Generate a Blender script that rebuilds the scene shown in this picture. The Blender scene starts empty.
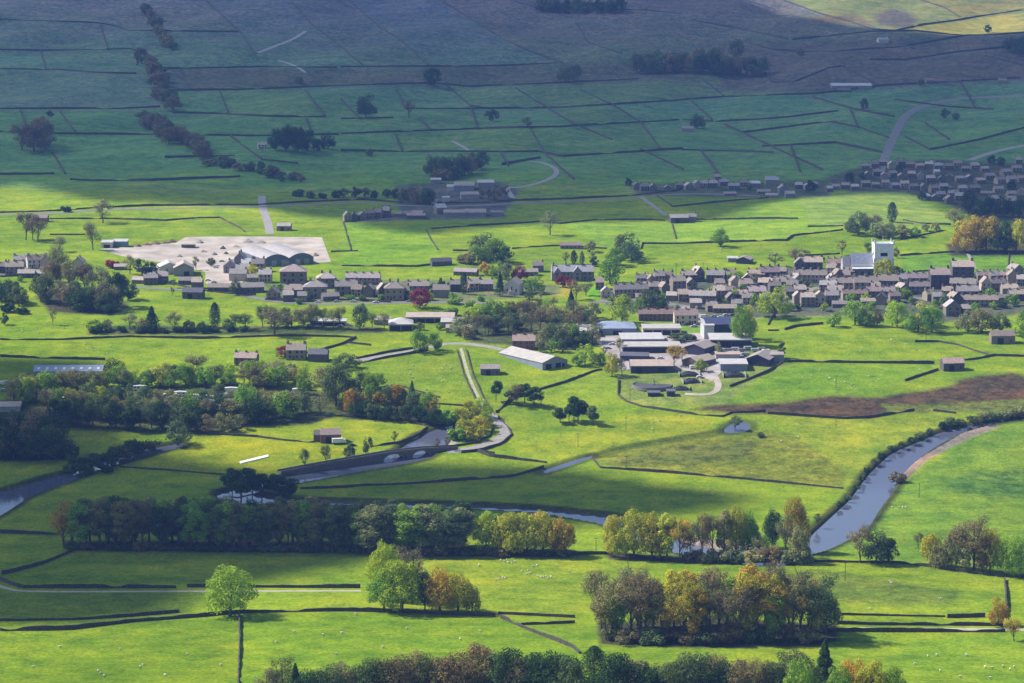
import bpy, bmesh, math, random
import numpy as np
from mathutils import Vector, Matrix
from mathutils.geometry import delaunay_2d_cdt

rng = random.Random(7)
nrg = np.random.default_rng(11)
scene = bpy.context.scene
C = scene.collection
R = math.radians

# ------------------------------------------------------------------ camera
W, H = 1024, 683
LENS, SENSOR = 85.0, 36.0
F = LENS / SENSOR * W
CAM = np.array([0.0, 0.0, 290.0])
PITCH = math.atan((H / 2 + 60) / F)          # the horizon lies above the frame
cam = bpy.data.cameras.new('camera')
cam.lens, cam.sensor_width = LENS, SENSOR
cam.clip_start, cam.clip_end = 1.0, 30000.0
camo = bpy.data.objects.new('camera', cam)
C.objects.link(camo)
camo.location = CAM
camo.rotation_euler = (math.pi / 2 - PITCH, 0, 0)
scene.camera = camo

# ------------------------------------------------------------------ terrain profile
KY = np.array([-600, -40, 0, 40, 150, 300, 520, 740, 870, 1000, 1130, 1240, 1350, 1480, 1600, 1700, 2000, 2500, 2850, 3250, 3700, 4200, 4700, 5500, 9000.])
KZ = np.array([300, 288, 281, 262, 226, 170, 92, 34, 17, 8.5, 4, 4.5, 13, 28, 36, 41, 54, 77, 103, 143, 198, 268, 320, 330, 300.])


def spline_table(xk, yk, xs):
    n = len(xk)
    h = np.diff(xk)
    d = np.diff(yk) / h
    m = np.zeros(n)
    for i in range(1, n - 1):                 # monotone (Fritsch-Carlson style) slopes
        if d[i - 1] * d[i] > 0:
            w1, w2 = 2 * h[i] + h[i - 1], h[i] + 2 * h[i - 1]
            m[i] = (w1 + w2) / (w1 / d[i - 1] + w2 / d[i])
    m[0], m[-1] = d[0], d[-1]
    k = np.clip(np.searchsorted(xk, xs) - 1, 0, n - 2)
    t = (xs - xk[k]) / h[k]
    return ((2 * t**3 - 3 * t**2 + 1) * yk[k] + (t**3 - 2 * t**2 + t) * h[k] * m[k]
            + (-2 * t**3 + 3 * t**2) * yk[k + 1] + (t**3 - t**2) * h[k] * m[k + 1])


TY = np.arange(-600, 9001, 4.0)
TZ = spline_table(KY, KZ, TY)


def hgt(x, y):
    """Height of the land (before the river beds are cut)."""
    x = np.asarray(x, float)
    y = np.asarray(y, float)
    z = np.interp(y, TY, TZ)
    a = 0.9 + 5.0 * np.clip((y - 1950) / 900, 0, 1)
    z = z + a * (np.sin(x / 61 + y / 143 + 1.3) * np.sin(y / 97 - x / 210) + 0.5 * np.sin(x / 27 - y / 58 + 2.1))
    z = z + np.clip((y - 2300) / 900, 0, 1) * 9 * np.sin(x / 190 + y / 700)
    # the knoll behind the church, the moraine bumps beside the village
    z = z + 5.0 * np.exp(-((x - 300)**2 / 90**2 + (y - 1990)**2 / 70**2))
    z = z + 1.8 * np.exp(-((x - 225)**2 / 40**2 + (y - 1560)**2 / 22**2))
    return z


SP, CP = math.sin(PITCH), math.cos(PITCH)


def rays(px):
    px = np.atleast_2d(np.asarray(px, float))
    u = (px[:, 0] - W / 2) / F
    v = -(px[:, 1] - H / 2) / F
    dx = u
    dy = CP + v * SP
    dz = -SP + v * CP
    return dx / dy, dz / dy


SCAN = np.arange(420, 5000, 8.0)


def PM(px):
    """Where the sight lines of these picture points meet the land."""
    dx, dz = rays(px)
    out = np.zeros((len(dx), 3))
    for s in range(0, len(dx), 2000):
        a, b = dx[s:s + 2000, None], dz[s:s + 2000, None]
        f = CAM[2] + b * SCAN - hgt(a * SCAN, SCAN + 0 * a)
        hit = f < 0
        k = np.where(hit.any(1), hit.argmax(1), len(SCAN) - 1)
        lo, hi = SCAN[np.maximum(k - 1, 0)], SCAN[k]
        for _ in range(22):
            m = (lo + hi) / 2
            below = CAM[2] + b[:, 0] * m - hgt(a[:, 0] * m, m) < 0
            hi = np.where(below, m, hi)
            lo = np.where(below, lo, m)
        out[s:s + 2000, 0] = a[:, 0] * hi
        out[s:s + 2000, 1] = hi
        out[s:s + 2000, 2] = hgt(a[:, 0] * hi, hi)
    return out


def P(x, y):
    return PM([(x, y)])[0]


def project(p):
    p = np.asarray(p, float) - CAM
    yc = p[..., 1] * CP - p[..., 2] * SP
    zc = p[..., 1] * SP + p[..., 2] * CP
    return np.stack([W / 2 + F * p[..., 0] / yc, H / 2 - F * zc / yc], -1)


def mpp(p):
    return (p[1] * CP - (p[2] - CAM[2]) * SP) / F


# ------------------------------------------------------------------ materials
def nodes_of(name):
    m = bpy.data.materials.new(name)
    m.use_nodes = True
    nt = m.node_tree
    for n in list(nt.nodes):
        nt.nodes.remove(n)
    out = nt.nodes.new('ShaderNodeOutputMaterial')
    return m, nt, out


def N(nt, kind, **kw):
    n = nt.nodes.new('ShaderNode' + kind)
    for k, v in kw.items():
        if hasattr(n, k) and not (k in n.inputs):
            setattr(n, k, v)
        else:
            n.inputs[k].default_value = v
    return n


def ramp(nt, fac, stops):
    r = nt.nodes.new('ShaderNodeValToRGB')
    el = r.color_ramp.elements
    while len(el) < len(stops):
        el.new(0.5)
    for e, (p, c) in zip(el, stops):
        e.position = p
        e.color = tuple(c) + (1,) if len(c) == 3 else c
    nt.links.new(fac, r.inputs[0])
    return r.outputs[0]


def mixc(nt, a, b, fac, mode='MIX'):
    m = nt.nodes.new('ShaderNodeMix')
    m.data_type = 'RGBA'
    m.blend_type = mode
    for sock, val in ((m.inputs[0], fac), (m.inputs[6], a), (m.inputs[7], b)):
        if hasattr(val, 'is_linked'):
            nt.links.new(val, sock)
        else:
            sock.default_value = val if not isinstance(val, tuple) else (tuple(val) + (1,))[:4]
    return m.outputs[2]


def noise(nt, scale, detail=3, coord=None, rough=0.55):
    n = N(nt, 'TexNoise')
    n.inputs['Scale'].default_value = scale
    n.inputs['Detail'].default_value = detail
    n.inputs['Roughness'].default_value = rough
    if coord is not None:
        nt.links.new(coord, n.inputs['Vector'])
    return n.outputs['Fac']


def grey(a):
    return (a, a, a)


def solid(name, col=None, rough=0.85, nscale=1.2, lo=0.75, hi=1.2, metal=0.0, obj_color=False, world=True, spec=0.25):
    """A mottled surface; obj_color takes the tint of the object itself (stone, roof, leaf tone)."""
    m, nt, out = nodes_of(name)
    b = N(nt, 'BsdfPrincipled')
    b.inputs['Roughness'].default_value = rough
    b.inputs['Metallic'].default_value = metal
    b.inputs['Specular IOR Level'].default_value = spec
    co = N(nt, 'NewGeometry').outputs['Position'] if world else N(nt, 'TexCoord').outputs['Object']
    f = noise(nt, nscale, 4, co)
    v = ramp(nt, f, [(0.3, grey(lo)), (0.7, grey(hi))])
    base = N(nt, 'ObjectInfo').outputs['Color'] if obj_color else tuple(col)
    c = mixc(nt, base, v, 1.0, 'MULTIPLY')
    nt.links.new(c, b.inputs['Base Color'])
    nt.links.new(b.outputs[0], out.inputs[0])
    return m


def leaf_material(name, trans=0.32):
    m, nt, out = nodes_of(name)
    oi = N(nt, 'ObjectInfo')
    g = N(nt, 'NewGeometry')
    v = ramp(nt, g.outputs['Random Per Island'], [(0.0, grey(0.72)), (0.5, grey(0.98)), (1.0, grey(1.28))])
    c = mixc(nt, oi.outputs['Color'], v, 1.0, 'MULTIPLY')
    f = noise(nt, 0.35, 2, g.outputs['Position'])
    c2 = mixc(nt, c, (0.70, 0.76, 0.55), ramp(nt, f, [(0.4, grey(0.0)), (0.65, grey(0.7))]), 'MULTIPLY')
    d = N(nt, 'BsdfDiffuse')
    t = N(nt, 'BsdfTranslucent')
    nt.links.new(c2, d.inputs[0])
    nt.links.new(c2, t.inputs[0])
    ms = N(nt, 'MixShader')
    ms.inputs[0].default_value = trans
    nt.links.new(d.outputs[0], ms.inputs[1])
    nt.links.new(t.outputs[0], ms.inputs[2])
    nt.links.new(ms.outputs[0], out.inputs[0])
    return m


def grass_material():
    m, nt, out = nodes_of('grassland')
    at = N(nt, 'Attribute', attribute_name='ground_tone')
    pos = N(nt, 'NewGeometry').outputs['Position']
    f1 = noise(nt, 0.012, 4, pos)
    f2 = noise(nt, 0.09, 5, pos, 0.65)
    f6 = noise(nt, 0.03, 5, pos, 0.6)
    f3 = noise(nt, 0.7, 4, pos, 0.7)
    mp = N(nt, 'Mapping')
    nt.links.new(pos, mp.inputs['Vector'])
    mp.inputs['Scale'].default_value = (0.25, 1, 1)
    mp.inputs['Rotation'].default_value = (0, 0, 0.2)
    f4 = noise(nt, 0.05, 4, mp.outputs[0], 0.6)
    c = mixc(nt, at.outputs['Color'], ramp(nt, f1, [(0.3, (0.84, 0.86, 0.85)), (0.7, (1.14, 1.10, 1.05))]), 1.0, 'MULTIPLY')
    c = mixc(nt, c, ramp(nt, f2, [(0.30, (0.62, 0.72, 0.75)), (0.5, (1, 1, 1)), (0.70, (1.32, 1.18, 1.0))]), 1.0, 'MULTIPLY')
    c = mixc(nt, c, ramp(nt, f4, [(0.32, (0.78, 0.86, 0.9)), (0.68, (1.22, 1.12, 1.0))]), 1.0, 'MULTIPLY')
    c = mixc(nt, c, ramp(nt, f3, [(0.32, grey(0.62)), (0.68, grey(1.32))]), 1.0, 'MULTIPLY')
    c = mixc(nt, c, ramp(nt, f6, [(0.34, (0.80, 0.90, 0.9)), (0.5, (1, 1, 1)), (0.66, (1.24, 1.08, 1.0))]), 1.0, 'MULTIPLY')
    # rough ground (alpha of the tone): tussocks of rushes
    f5 = noise(nt, 0.16, 6, pos, 0.75)
    tuss = ramp(nt, f5, [(0.45, grey(0.0)), (0.58, grey(1.0))])
    mul = N(nt, 'Math', operation='MULTIPLY')
    nt.links.new(tuss, mul.inputs[0])
    nt.links.new(at.outputs['Alpha'], mul.inputs[1])
    c = mixc(nt, c, (0.5, 0.5, 0.6), mul.outputs[0], 'MULTIPLY')
    b = N(nt, 'BsdfDiffuse')
    nt.links.new(c, b.inputs[0])
    bp = N(nt, 'Bump')
    bp.inputs['Strength'].default_value = 0.5
    bp.inputs['Distance'].default_value = 0.6
    nt.links.new(f2, bp.inputs['Height'])
    nt.links.new(bp.outputs[0], b.inputs['Normal'])
    nt.links.new(b.outputs[0], out.inputs[0])
    return m


def water_material():
    m, nt, out = nodes_of('river_water')
    b = N(nt, 'BsdfPrincipled')
    b.inputs['Base Color'].default_value = (0.085, 0.095, 0.14, 1)
    b.inputs['Roughness'].default_value = 0.06
    b.inputs['IOR'].default_value = 1.45
    b.inputs['Specular IOR Level'].default_value = 1.0
    pos = N(nt, 'NewGeometry').outputs['Position']
    bp = N(nt, 'Bump')
    bp.inputs['Strength'].default_value = 0.2
    bp.inputs['Distance'].default_value = 0.08
    nt.links.new(noise(nt, 0.6, 4, pos), bp.inputs['Height'])
    nt.links.new(bp.outputs[0], b.inputs['Normal'])
    nt.links.new(b.outputs[0], out.inputs[0])
    return m


M = {
    'grass': grass_material(),
    'leaf': leaf_material('leaves'),
    'bark': solid('bark', (0.10, 0.085, 0.07), nscale=3),
    'water': water_material(),
    'drystone': solid('dry_stone', (0.068, 0.062, 0.054), nscale=1.1, lo=0.5, hi=1.5, rough=0.95),
    'stone': solid('wall_stone', obj_color=True, nscale=1.3, lo=0.72, hi=1.25, rough=0.95),
    'slate': solid('roof_slate', obj_color=True, nscale=0.9, lo=0.72, hi=1.22, rough=0.75),
    'sheet': solid('sheet_roofing', obj_color=True, nscale=0.25, lo=0.85, hi=1.1, rough=0.55, spec=0.4),
    'glass': solid('window_glass', (0.03, 0.035, 0.045), rough=0.2, lo=0.7, hi=1.3, spec=0.5),
    'white': solid('white_paint', (0.75, 0.74, 0.72), lo=0.9, hi=1.05),
    'dark': solid('dark_opening', (0.025, 0.024, 0.026)),
    'wood': solid('weathered_timber', (0.12, 0.09, 0.065), nscale=2),
    'asphalt': solid('asphalt', (0.17, 0.165, 0.165), nscale=0.3, lo=0.85, hi=1.15),
    'paleroad': solid('pale_road', (0.28, 0.26, 0.24), nscale=0.3, lo=0.8, hi=1.15),
    'yard': solid('concrete_yard', (0.44, 0.375, 0.315), nscale=0.06, lo=0.62, hi=1.15),
    'farmyard': solid('farm_concrete', (0.36, 0.32, 0.30), nscale=0.12, lo=0.7, hi=1.15),
    'gravel': solid('river_gravel', (0.30, 0.22, 0.18), nscale=0.5, lo=0.7, hi=1.25),
    'track': solid('stony_track', (0.36, 0.34, 0.24), nscale=0.4, lo=0.75, hi=1.2),
    'paint': solid('coach_paint', obj_color=True, rough=0.35, lo=0.95, hi=1.03, spec=0.5),
    'rubber': solid('rubber', (0.02, 0.02, 0.02)),
    'metal': solid('grey_metal', (0.30, 0.31, 0.33), rough=0.5, metal=0.3),
    'fleece': solid('fleece', (0.62, 0.58, 0.50), nscale=4, lo=0.85, hi=1.1),
    'face': solid('sheep_face', (0.10, 0.09, 0.08)),
    'slurry': solid('slurry', (0.07, 0.066, 0.07), nscale=0.3, rough=0.9, lo=0.8, hi=1.3),
    'plastic': solid('black_plastic', (0.02, 0.02, 0.024), rough=0.45, nscale=1.0, lo=0.6, hi=1.8, spec=0.4),
}

# ------------------------------------------------------------------ object helpers
LABELS = {}


def tag(o, label, cat, group=None):
    o['label'] = label
    o['category'] = cat
    if group:
        o['group'] = group
    LABELS.setdefault(label, []).append(o)
    return o


def struct(o):
    o['kind'] = 'structure'
    return o


class MB:
    """A little mesh builder."""

    def __init__(s):
        s.v, s.f = [], []

    def add(s, vs, fs):
        b = len(s.v)
        s.v += [tuple(map(float, q)) for q in vs]
        s.f += [tuple(b + i for i in f) for f in fs]
        return s

    def box(s, x0, x1, y0, y1, z0, z1):
        return s.add([(x0, y0, z0), (x1, y0, z0), (x1, y1, z0), (x0, y1, z0), (x0, y0, z1), (x1, y0, z1), (x1, y1, z1), (x0, y1, z1)],
                     [(0, 3, 2, 1), (4, 5, 6, 7), (0, 1, 5, 4), (1, 2, 6, 5), (2, 3, 7, 6), (3, 0, 4, 7)])

    def prism_x(s, prof, x0, x1):
        """Closed profile of (y, z) points carried along x."""
        n = len(prof)
        vs = [(x0, y, z) for y, z in prof] + [(x1, y, z) for y, z in prof]
        fs = [tuple(range(n - 1, -1, -1)), tuple(range(n, 2 * n))]
        fs += [(i, (i + 1) % n, n + (i + 1) % n, n + i) for i in range(n)]
        return s.add(vs, fs)

    def prism_y(s, prof, y0, y1):
        n = len(prof)
        vs = [(x, y0, z) for x, z in prof] + [(x, y1, z) for x, z in prof]
        fs = [tuple(range(n)), tuple(range(2 * n - 1, n - 1, -1))]
        fs += [((i + 1) % n, i, n + i, n + (i + 1) % n) for i in range(n)]
        return s.add(vs, fs)

    def tube(s, pts, rad, k=5):
        pts = [np.asarray(p, float) for p in pts]
        b = len(s.v)
        for i, p in enumerate(pts):
            d = pts[min(i + 1, len(pts) - 1)] - pts[max(i - 1, 0)]
            d = d / (np.linalg.norm(d) + 1e-9)
            a = np.cross(d, (0.3, 0.9, 0.2))
            a /= np.linalg.norm(a) + 1e-9
            c = np.cross(d, a)
            for j in range(k):
                t = 2 * math.pi * j / k
                s.v.append(tuple(p + rad[i] * (math.cos(t) * a + math.sin(t) * c)))
        for i in range(len(pts) - 1):
            for j in range(k):
                s.f.append((b + i * k + j, b + i * k + (j + 1) % k, b + (i + 1) * k + (j + 1) % k, b + (i + 1) * k + j))
        s.f.append(tuple(b + j for j in range(k - 1, -1, -1)))
        e = b + (len(pts) - 1) * k
        s.f.append(tuple(e + j for j in range(k)))
        return s

    def disc(s, cx, cy, z0, z1, r, k=12, axis='z'):
        a = [(cx + r * math.cos(2 * math.pi * j / k), cy + r * math.sin(2 * math.pi * j / k)) for j in range(k)]
        if axis == 'z':
            vs = [(x, y, z0) for x, y in a] + [(x, y, z1) for x, y in a]
        else:                                   # a wheel: axis along y, cx = x, cy = z
            vs = [(x, z0, y) for x, y in a] + [(x, z1, y) for x, y in a]
        fs = [tuple(range(k - 1, -1, -1)), tuple(range(k, 2 * k))] + [(j, (j + 1) % k, k + (j + 1) % k, k + j) for j in range(k)]
        return s.add(vs, fs)

    def mesh(s, name, mat):
        me = bpy.data.meshes.new(name)
        me.from_pydata(s.v, [], s.f)
        me.materials.append(M[mat] if isinstance(mat, str) else mat)
        me.update()
        return me


def np_mesh(name, v, quads, mat):
    me = bpy.data.meshes.new(name)
    k = quads.shape[1]
    me.vertices.add(len(v))
    me.vertices.foreach_set('co', np.ascontiguousarray(v, np.float32).ravel())
    me.loops.add(quads.size)
    me.loops.foreach_set('vertex_index', np.ascontiguousarray(quads, np.int32).ravel())
    me.polygons.add(len(quads))
    me.polygons.foreach_set('loop_start', np.arange(0, quads.size, k, dtype=np.int32))
    me.update(calc_edges=True)
    me.materials.append(M[mat] if isinstance(mat, str) else mat)
    return me


def link(name, me, parent=None, loc=(0, 0, 0), color=None):
    o = bpy.data.objects.new(name, me)
    C.objects.link(o)
    o.location = loc
    if parent is not None:
        o.parent = parent
    if color is not None:
        o.color = tuple(color) + (1,)
    return o


def empty(name, loc, rz=0.0, sc=(1, 1, 1)):
    o = bpy.data.objects.new(name, None)
    C.objects.link(o)
    o.empty_display_size = 0.5
    o.location = loc
    o.rotation_euler = (0, 0, rz)
    o.scale = sc
    return o


ONES = ['', 'first', 'second', 'third', 'fourth', 'fifth', 'sixth', 'seventh', 'eighth', 'ninth', 'tenth', 'eleventh', 'twelfth', 'thirteenth',
        'fourteenth', 'fifteenth', 'sixteenth', 'seventeenth', 'eighteenth', 'nineteenth']
TENS = {2: ('twentieth', 'twenty'), 3: ('thirtieth', 'thirty'), 4: ('fortieth', 'forty'), 5: ('fiftieth', 'fifty'), 6: ('sixtieth', 'sixty'), 7: ('seventieth', 'seventy')}


def nth(n):
    if n < 20:
        return ONES[n]
    t, u = divmod(n, 10)
    return TENS[t][0] if u == 0 else TENS[t][1] + '-' + ONES[u]


def ordinal(i, n):
    if i == 0:
        return 'leftmost'
    if i == n - 1:
        return 'rightmost'
    return nth(i + 1) + ' from left'


# ------------------------------------------------------------------ picture-point polylines -> ground
def densify(pts, step):
    out = [np.asarray(pts[0], float)]
    for a, b in zip(pts[:-1], pts[1:]):
        a, b = np.asarray(a, float), np.asarray(b, float)
        n = max(1, int(math.ceil(np.linalg.norm(b - a) / step)))
        out += [a + (b - a) * (i + 1) / n for i in range(n)]
    return np.array(out)


def pts(s):
    return [tuple(float(q) for q in w.split(',')) for w in s.split()]


def smooth(p, it=2):
    p = np.asarray(p, float)
    for _ in range(it):                          # Chaikin
        q = [p[0]]
        for a, b in zip(p[:-1], p[1:]):
            q += [0.75 * a + 0.25 * b, 0.25 * a + 0.75 * b]
        q.append(p[-1])
        p = np.array(q)
    return p


def in_poly(x, y, poly):
    poly = np.asarray(poly, float)
    inside = np.zeros(x.shape, bool)
    j = len(poly) - 1
    for i in range(len(poly)):
        xi, yi = poly[i]
        xj, yj = poly[j]
        c = ((yi > y) != (yj > y)) & (x < (xj - xi) * (y - yi) / ((yj - yi) if yj != yi else 1e-9) + xi)
        inside ^= c
        j = i
    return inside


def edge_dist(x, y, poly, closed=True):
    poly = np.asarray(poly, float)
    d = np.full(x.shape, 1e9)
    n = len(poly)
    for i in range(n if closed else n - 1):
        a, b = poly[i], poly[(i + 1) % n]
        ab = b - a
        L = ab @ ab + 1e-12
        t = np.clip(((x - a[0]) * ab[0] + (y - a[1]) * ab[1]) / L, 0, 1)
        d = np.minimum(d, np.hypot(x - a[0] - t * ab[0], y - a[1] - t * ab[1]))
    return d


def strip_outline(line, widths):
    """World outline of a ribbon along a line of world points."""
    line = np.asarray(line, float)[:, :2]
    d = np.gradient(line, axis=0)
    d /= np.linalg.norm(d, axis=1)[:, None] + 1e-9
    nrm = np.stack([-d[:, 1], d[:, 0]], 1)
    w = np.broadcast_to(np.asarray(widths, float), (len(line),))[:, None] / 2
    return line + nrm * w, line - nrm * w


def ribbon(name, px, width, off, mat, step=3.0):
    """A road or path draped over the land."""
    line = PM(densify(smooth(px), 2.0))
    keep = [0]
    for i in range(1, len(line)):
        if np.linalg.norm(line[i, :2] - line[keep[-1], :2]) >= step:
            keep.append(i)
    line = line[keep]
    a, b = strip_outline(line, width)
    K = 5
    rows = [a + (b - a) * k / (K - 1) for k in range(K)]
    v = np.concatenate([np.column_stack([r, hgt(r[:, 0], r[:, 1]) + off]) for r in rows])
    n = len(line)
    q = [(k * n + i, (k + 1) * n + i, (k + 1) * n + i + 1, k * n + i + 1) for k in range(K - 1) for i in range(n - 1)]
    me = np_mesh(name, v, np.array(q), mat)
    return struct(link(name, me)), line


def drape(name, poly_w, off, mat, step, zfun=hgt):
    """A sheet with this world outline laid on the land."""
    b = densify(list(poly_w) + [poly_w[0]], step)[:-1]
    x0, y0 = b.min(0)
    x1, y1 = b.max(0)
    gx, gy = np.meshgrid(np.arange(x0, x1, step), np.arange(y0, y1, step))
    gx, gy = gx.ravel(), gy.ravel()
    ok = in_poly(gx, gy, poly_w)
    gx, gy = gx[ok], gy[ok]
    ok = edge_dist(gx, gy, poly_w) > step * 0.4
    g = np.stack([gx[ok], gy[ok]], 1)
    allp = np.concatenate([b, g])
    nb = len(b)
    vs, _, fs, *_ = delaunay_2d_cdt([Vector(q) for q in allp], [], [list(range(nb))], 1, 1e-4)
    v = np.array([(q[0], q[1]) for q in vs])
    z = zfun(v[:, 0], v[:, 1]) + off
    me = bpy.data.meshes.new(name)
    me.from_pydata([tuple(q) for q in np.column_stack([v, z])], [], [tuple(f) for f in fs])
    me.materials.append(M[mat] if isinstance(mat, str) else mat)
    bm = bmesh.new()
    bm.from_mesh(me)
    bmesh.ops.recalc_face_normals(bm, faces=bm.faces)
    if bm.faces and sum(f.normal.z for f in bm.faces) < 0:
        bmesh.ops.reverse_faces(bm, faces=bm.faces)
    bm.to_mesh(me)
    bm.free()
    return link(name, me)
# ------------------------------------------------------------------ rivers (outlines as seen, carried onto the land)
RIVERS = {
    'river': [  # main river, right-hand reach
        pts('1060,412 1024,416 993,420 963,425 943,429 918,440 893,450 880,461 866,475 850,498 836,510 822,523 812,532 807,540 803,548 800,557 812,553 826,549 839,543 858,533 869,525 881,505 893,490 898,477 915,459 935,445 960,432 985,425 1013,419.4 1060,415'),
        # middle reach behind the woods
        pts('806,560 770,553 730,549 690,541 655,530 625,517 608,513 575,510 545,507 508,504.5 420,501.5 340,499.5 285,497 250,492 228,488 215,492 222,500 245,503 285,502.5 340,504 420,506 508,509 550,513 580,518.5 608,524 640,541 680,553 720,560 770,566'),
        # left reach
        pts('182,441 166,444 140,448 118,453 103,459 74,470 40,478 15,486 -40,500 -40,536 4,512 17,503 32,494 72,480 103,467 133,459 168,449 184,446'),
        # pool above the bridge and the channel below it
        pts('452,423 440,426 430,430 417,435 405,443 397,450 384,454 345,461 300,471 278,478 255,483 228,488 232,496 255,491 288,483.5 330,476 368,469 402,463.5 428,458 437,451 444,446 451,440 455,430'),
        # beck joining from the right, its dry ditch, and the pond at its head
        pts('592,454.8 580,457.5 567,461.5 541,470.3 541,474 567,465.8 580,460.8 592,457.2'),
        pts('725,430.5 700,434.4 660,441 622,447.4 593,455.4 593,456.8 622,448.8 660,442.3 700,435.6 725,432'),
        pts('738,421 730,424 723,429 726,432.5 738,432 748,430 751,425 746,421.5'),
    ],
}
RIV_W = [PM(densify(smooth(r + r[:1], 1)[:-1], 3.0))[:, :2] for r in RIVERS['river']]
RIV_DEPTH = [2.6, 3.0, 2.4, 2.2, 1.2, 1.3, 1.0]

# ------------------------------------------------------------------ dry stone walls: (label, height m, line)
HILL_LEVEL = ['0,20 40,21 95,23 110,25 130,31 238,32', '0,50 45,51 130,49 136,51 137,65', '0,69 60,70 95,73 140,74', '160,69 268,67 341,68', '165,91 235,90 341,86',
              '0,109 60,109 120,109 160,107', '172,113 220,114 270,117 325,117', '0,132 60,134 150,135 250,136 341,135', '0,175 60,174', '70,180 90,181 150,181 240,177',
              '165,158 235,156']
HILL_LEVEL_MID = ['341,67 430,67 500,66 560,63', '341,86 430,83 470,87 540,84 640,79', '405,109 480,109 560,108 610,105 683,100', '341,119 395,118', '341,134 395,132 450,130 560,127 683,120',
                  '341,151 420,152 540,152 560,157 683,149', '502,165 540,158', '560,10 640,10 683,14']
HILL_SLANT = ['142,5 155,27 165,45', '205,0 240,32 258,60', '290,0 312,25 341,47 362,65', '348,0 380,28 400,40 428,65', '440,0 480,25 500,38 530,52 562,63', '305,90 325,117', '52,152 65,174',
              '446,85 470,106 490,109', '515,88 550,110 575,125 612,140', '580,90 612,105 640,122', '527,123 544,153 574,180', '575,22 588,43 624,55', '509,0 540,9 575,14', '395,88 405,109', '640,122 660,149', '230,136 262,160', '60,112 75,132', '220,92 228,113', '305,117 312,135', '341,100 360,119', '395,134 402,152', '470,106 478,130', '500,152 508,166', '640,149 683,170', '600,60 620,79', '20,110 28,133', '180,70 190,90', '100,24 108,50', '40,51 46,69', '262,160 300,164', '420,120 432,131']
HILL_RIGHT = ['782,0 820,14 850,22 873,30 895,31', '895,31 922,25 960,20 982,16 1024,10', '920,0 945,8 960,17', '792,40 869,32 915,31 965,36', '965,36 1000,35 1024,33', '772,83 795,82 829,68 845,66',
              '682,100 725,97 815,94 882,86 950,82 1024,78', '715,122 782,118 842,111', '812,97 855,110 895,117', '682,150 748,152 775,153', '742,133 829,122 860,128 889,138', '762,147 835,143 882,153',
              '725,125 770,146 822,170', '895,100 949,107 995,110', '925,123 949,140', '800,52 830,52 900,47 965,36', '700,78 725,97', '735,40 772,50 800,52', '905,60 960,52 1024,46', '683,120 715,122', '930,150 980,140 1024,128', '745,0 775,10', '690,100 712,120', '700,150 720,176', '790,146 800,172', '905,137 930,150', '960,82 975,108', '760,66 772,83', '850,110 858,128', '690,20 745,30 790,40', '683,60 720,66 772,70', '870,60 905,60', '985,56 1024,66', '840,66 880,86']
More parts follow.
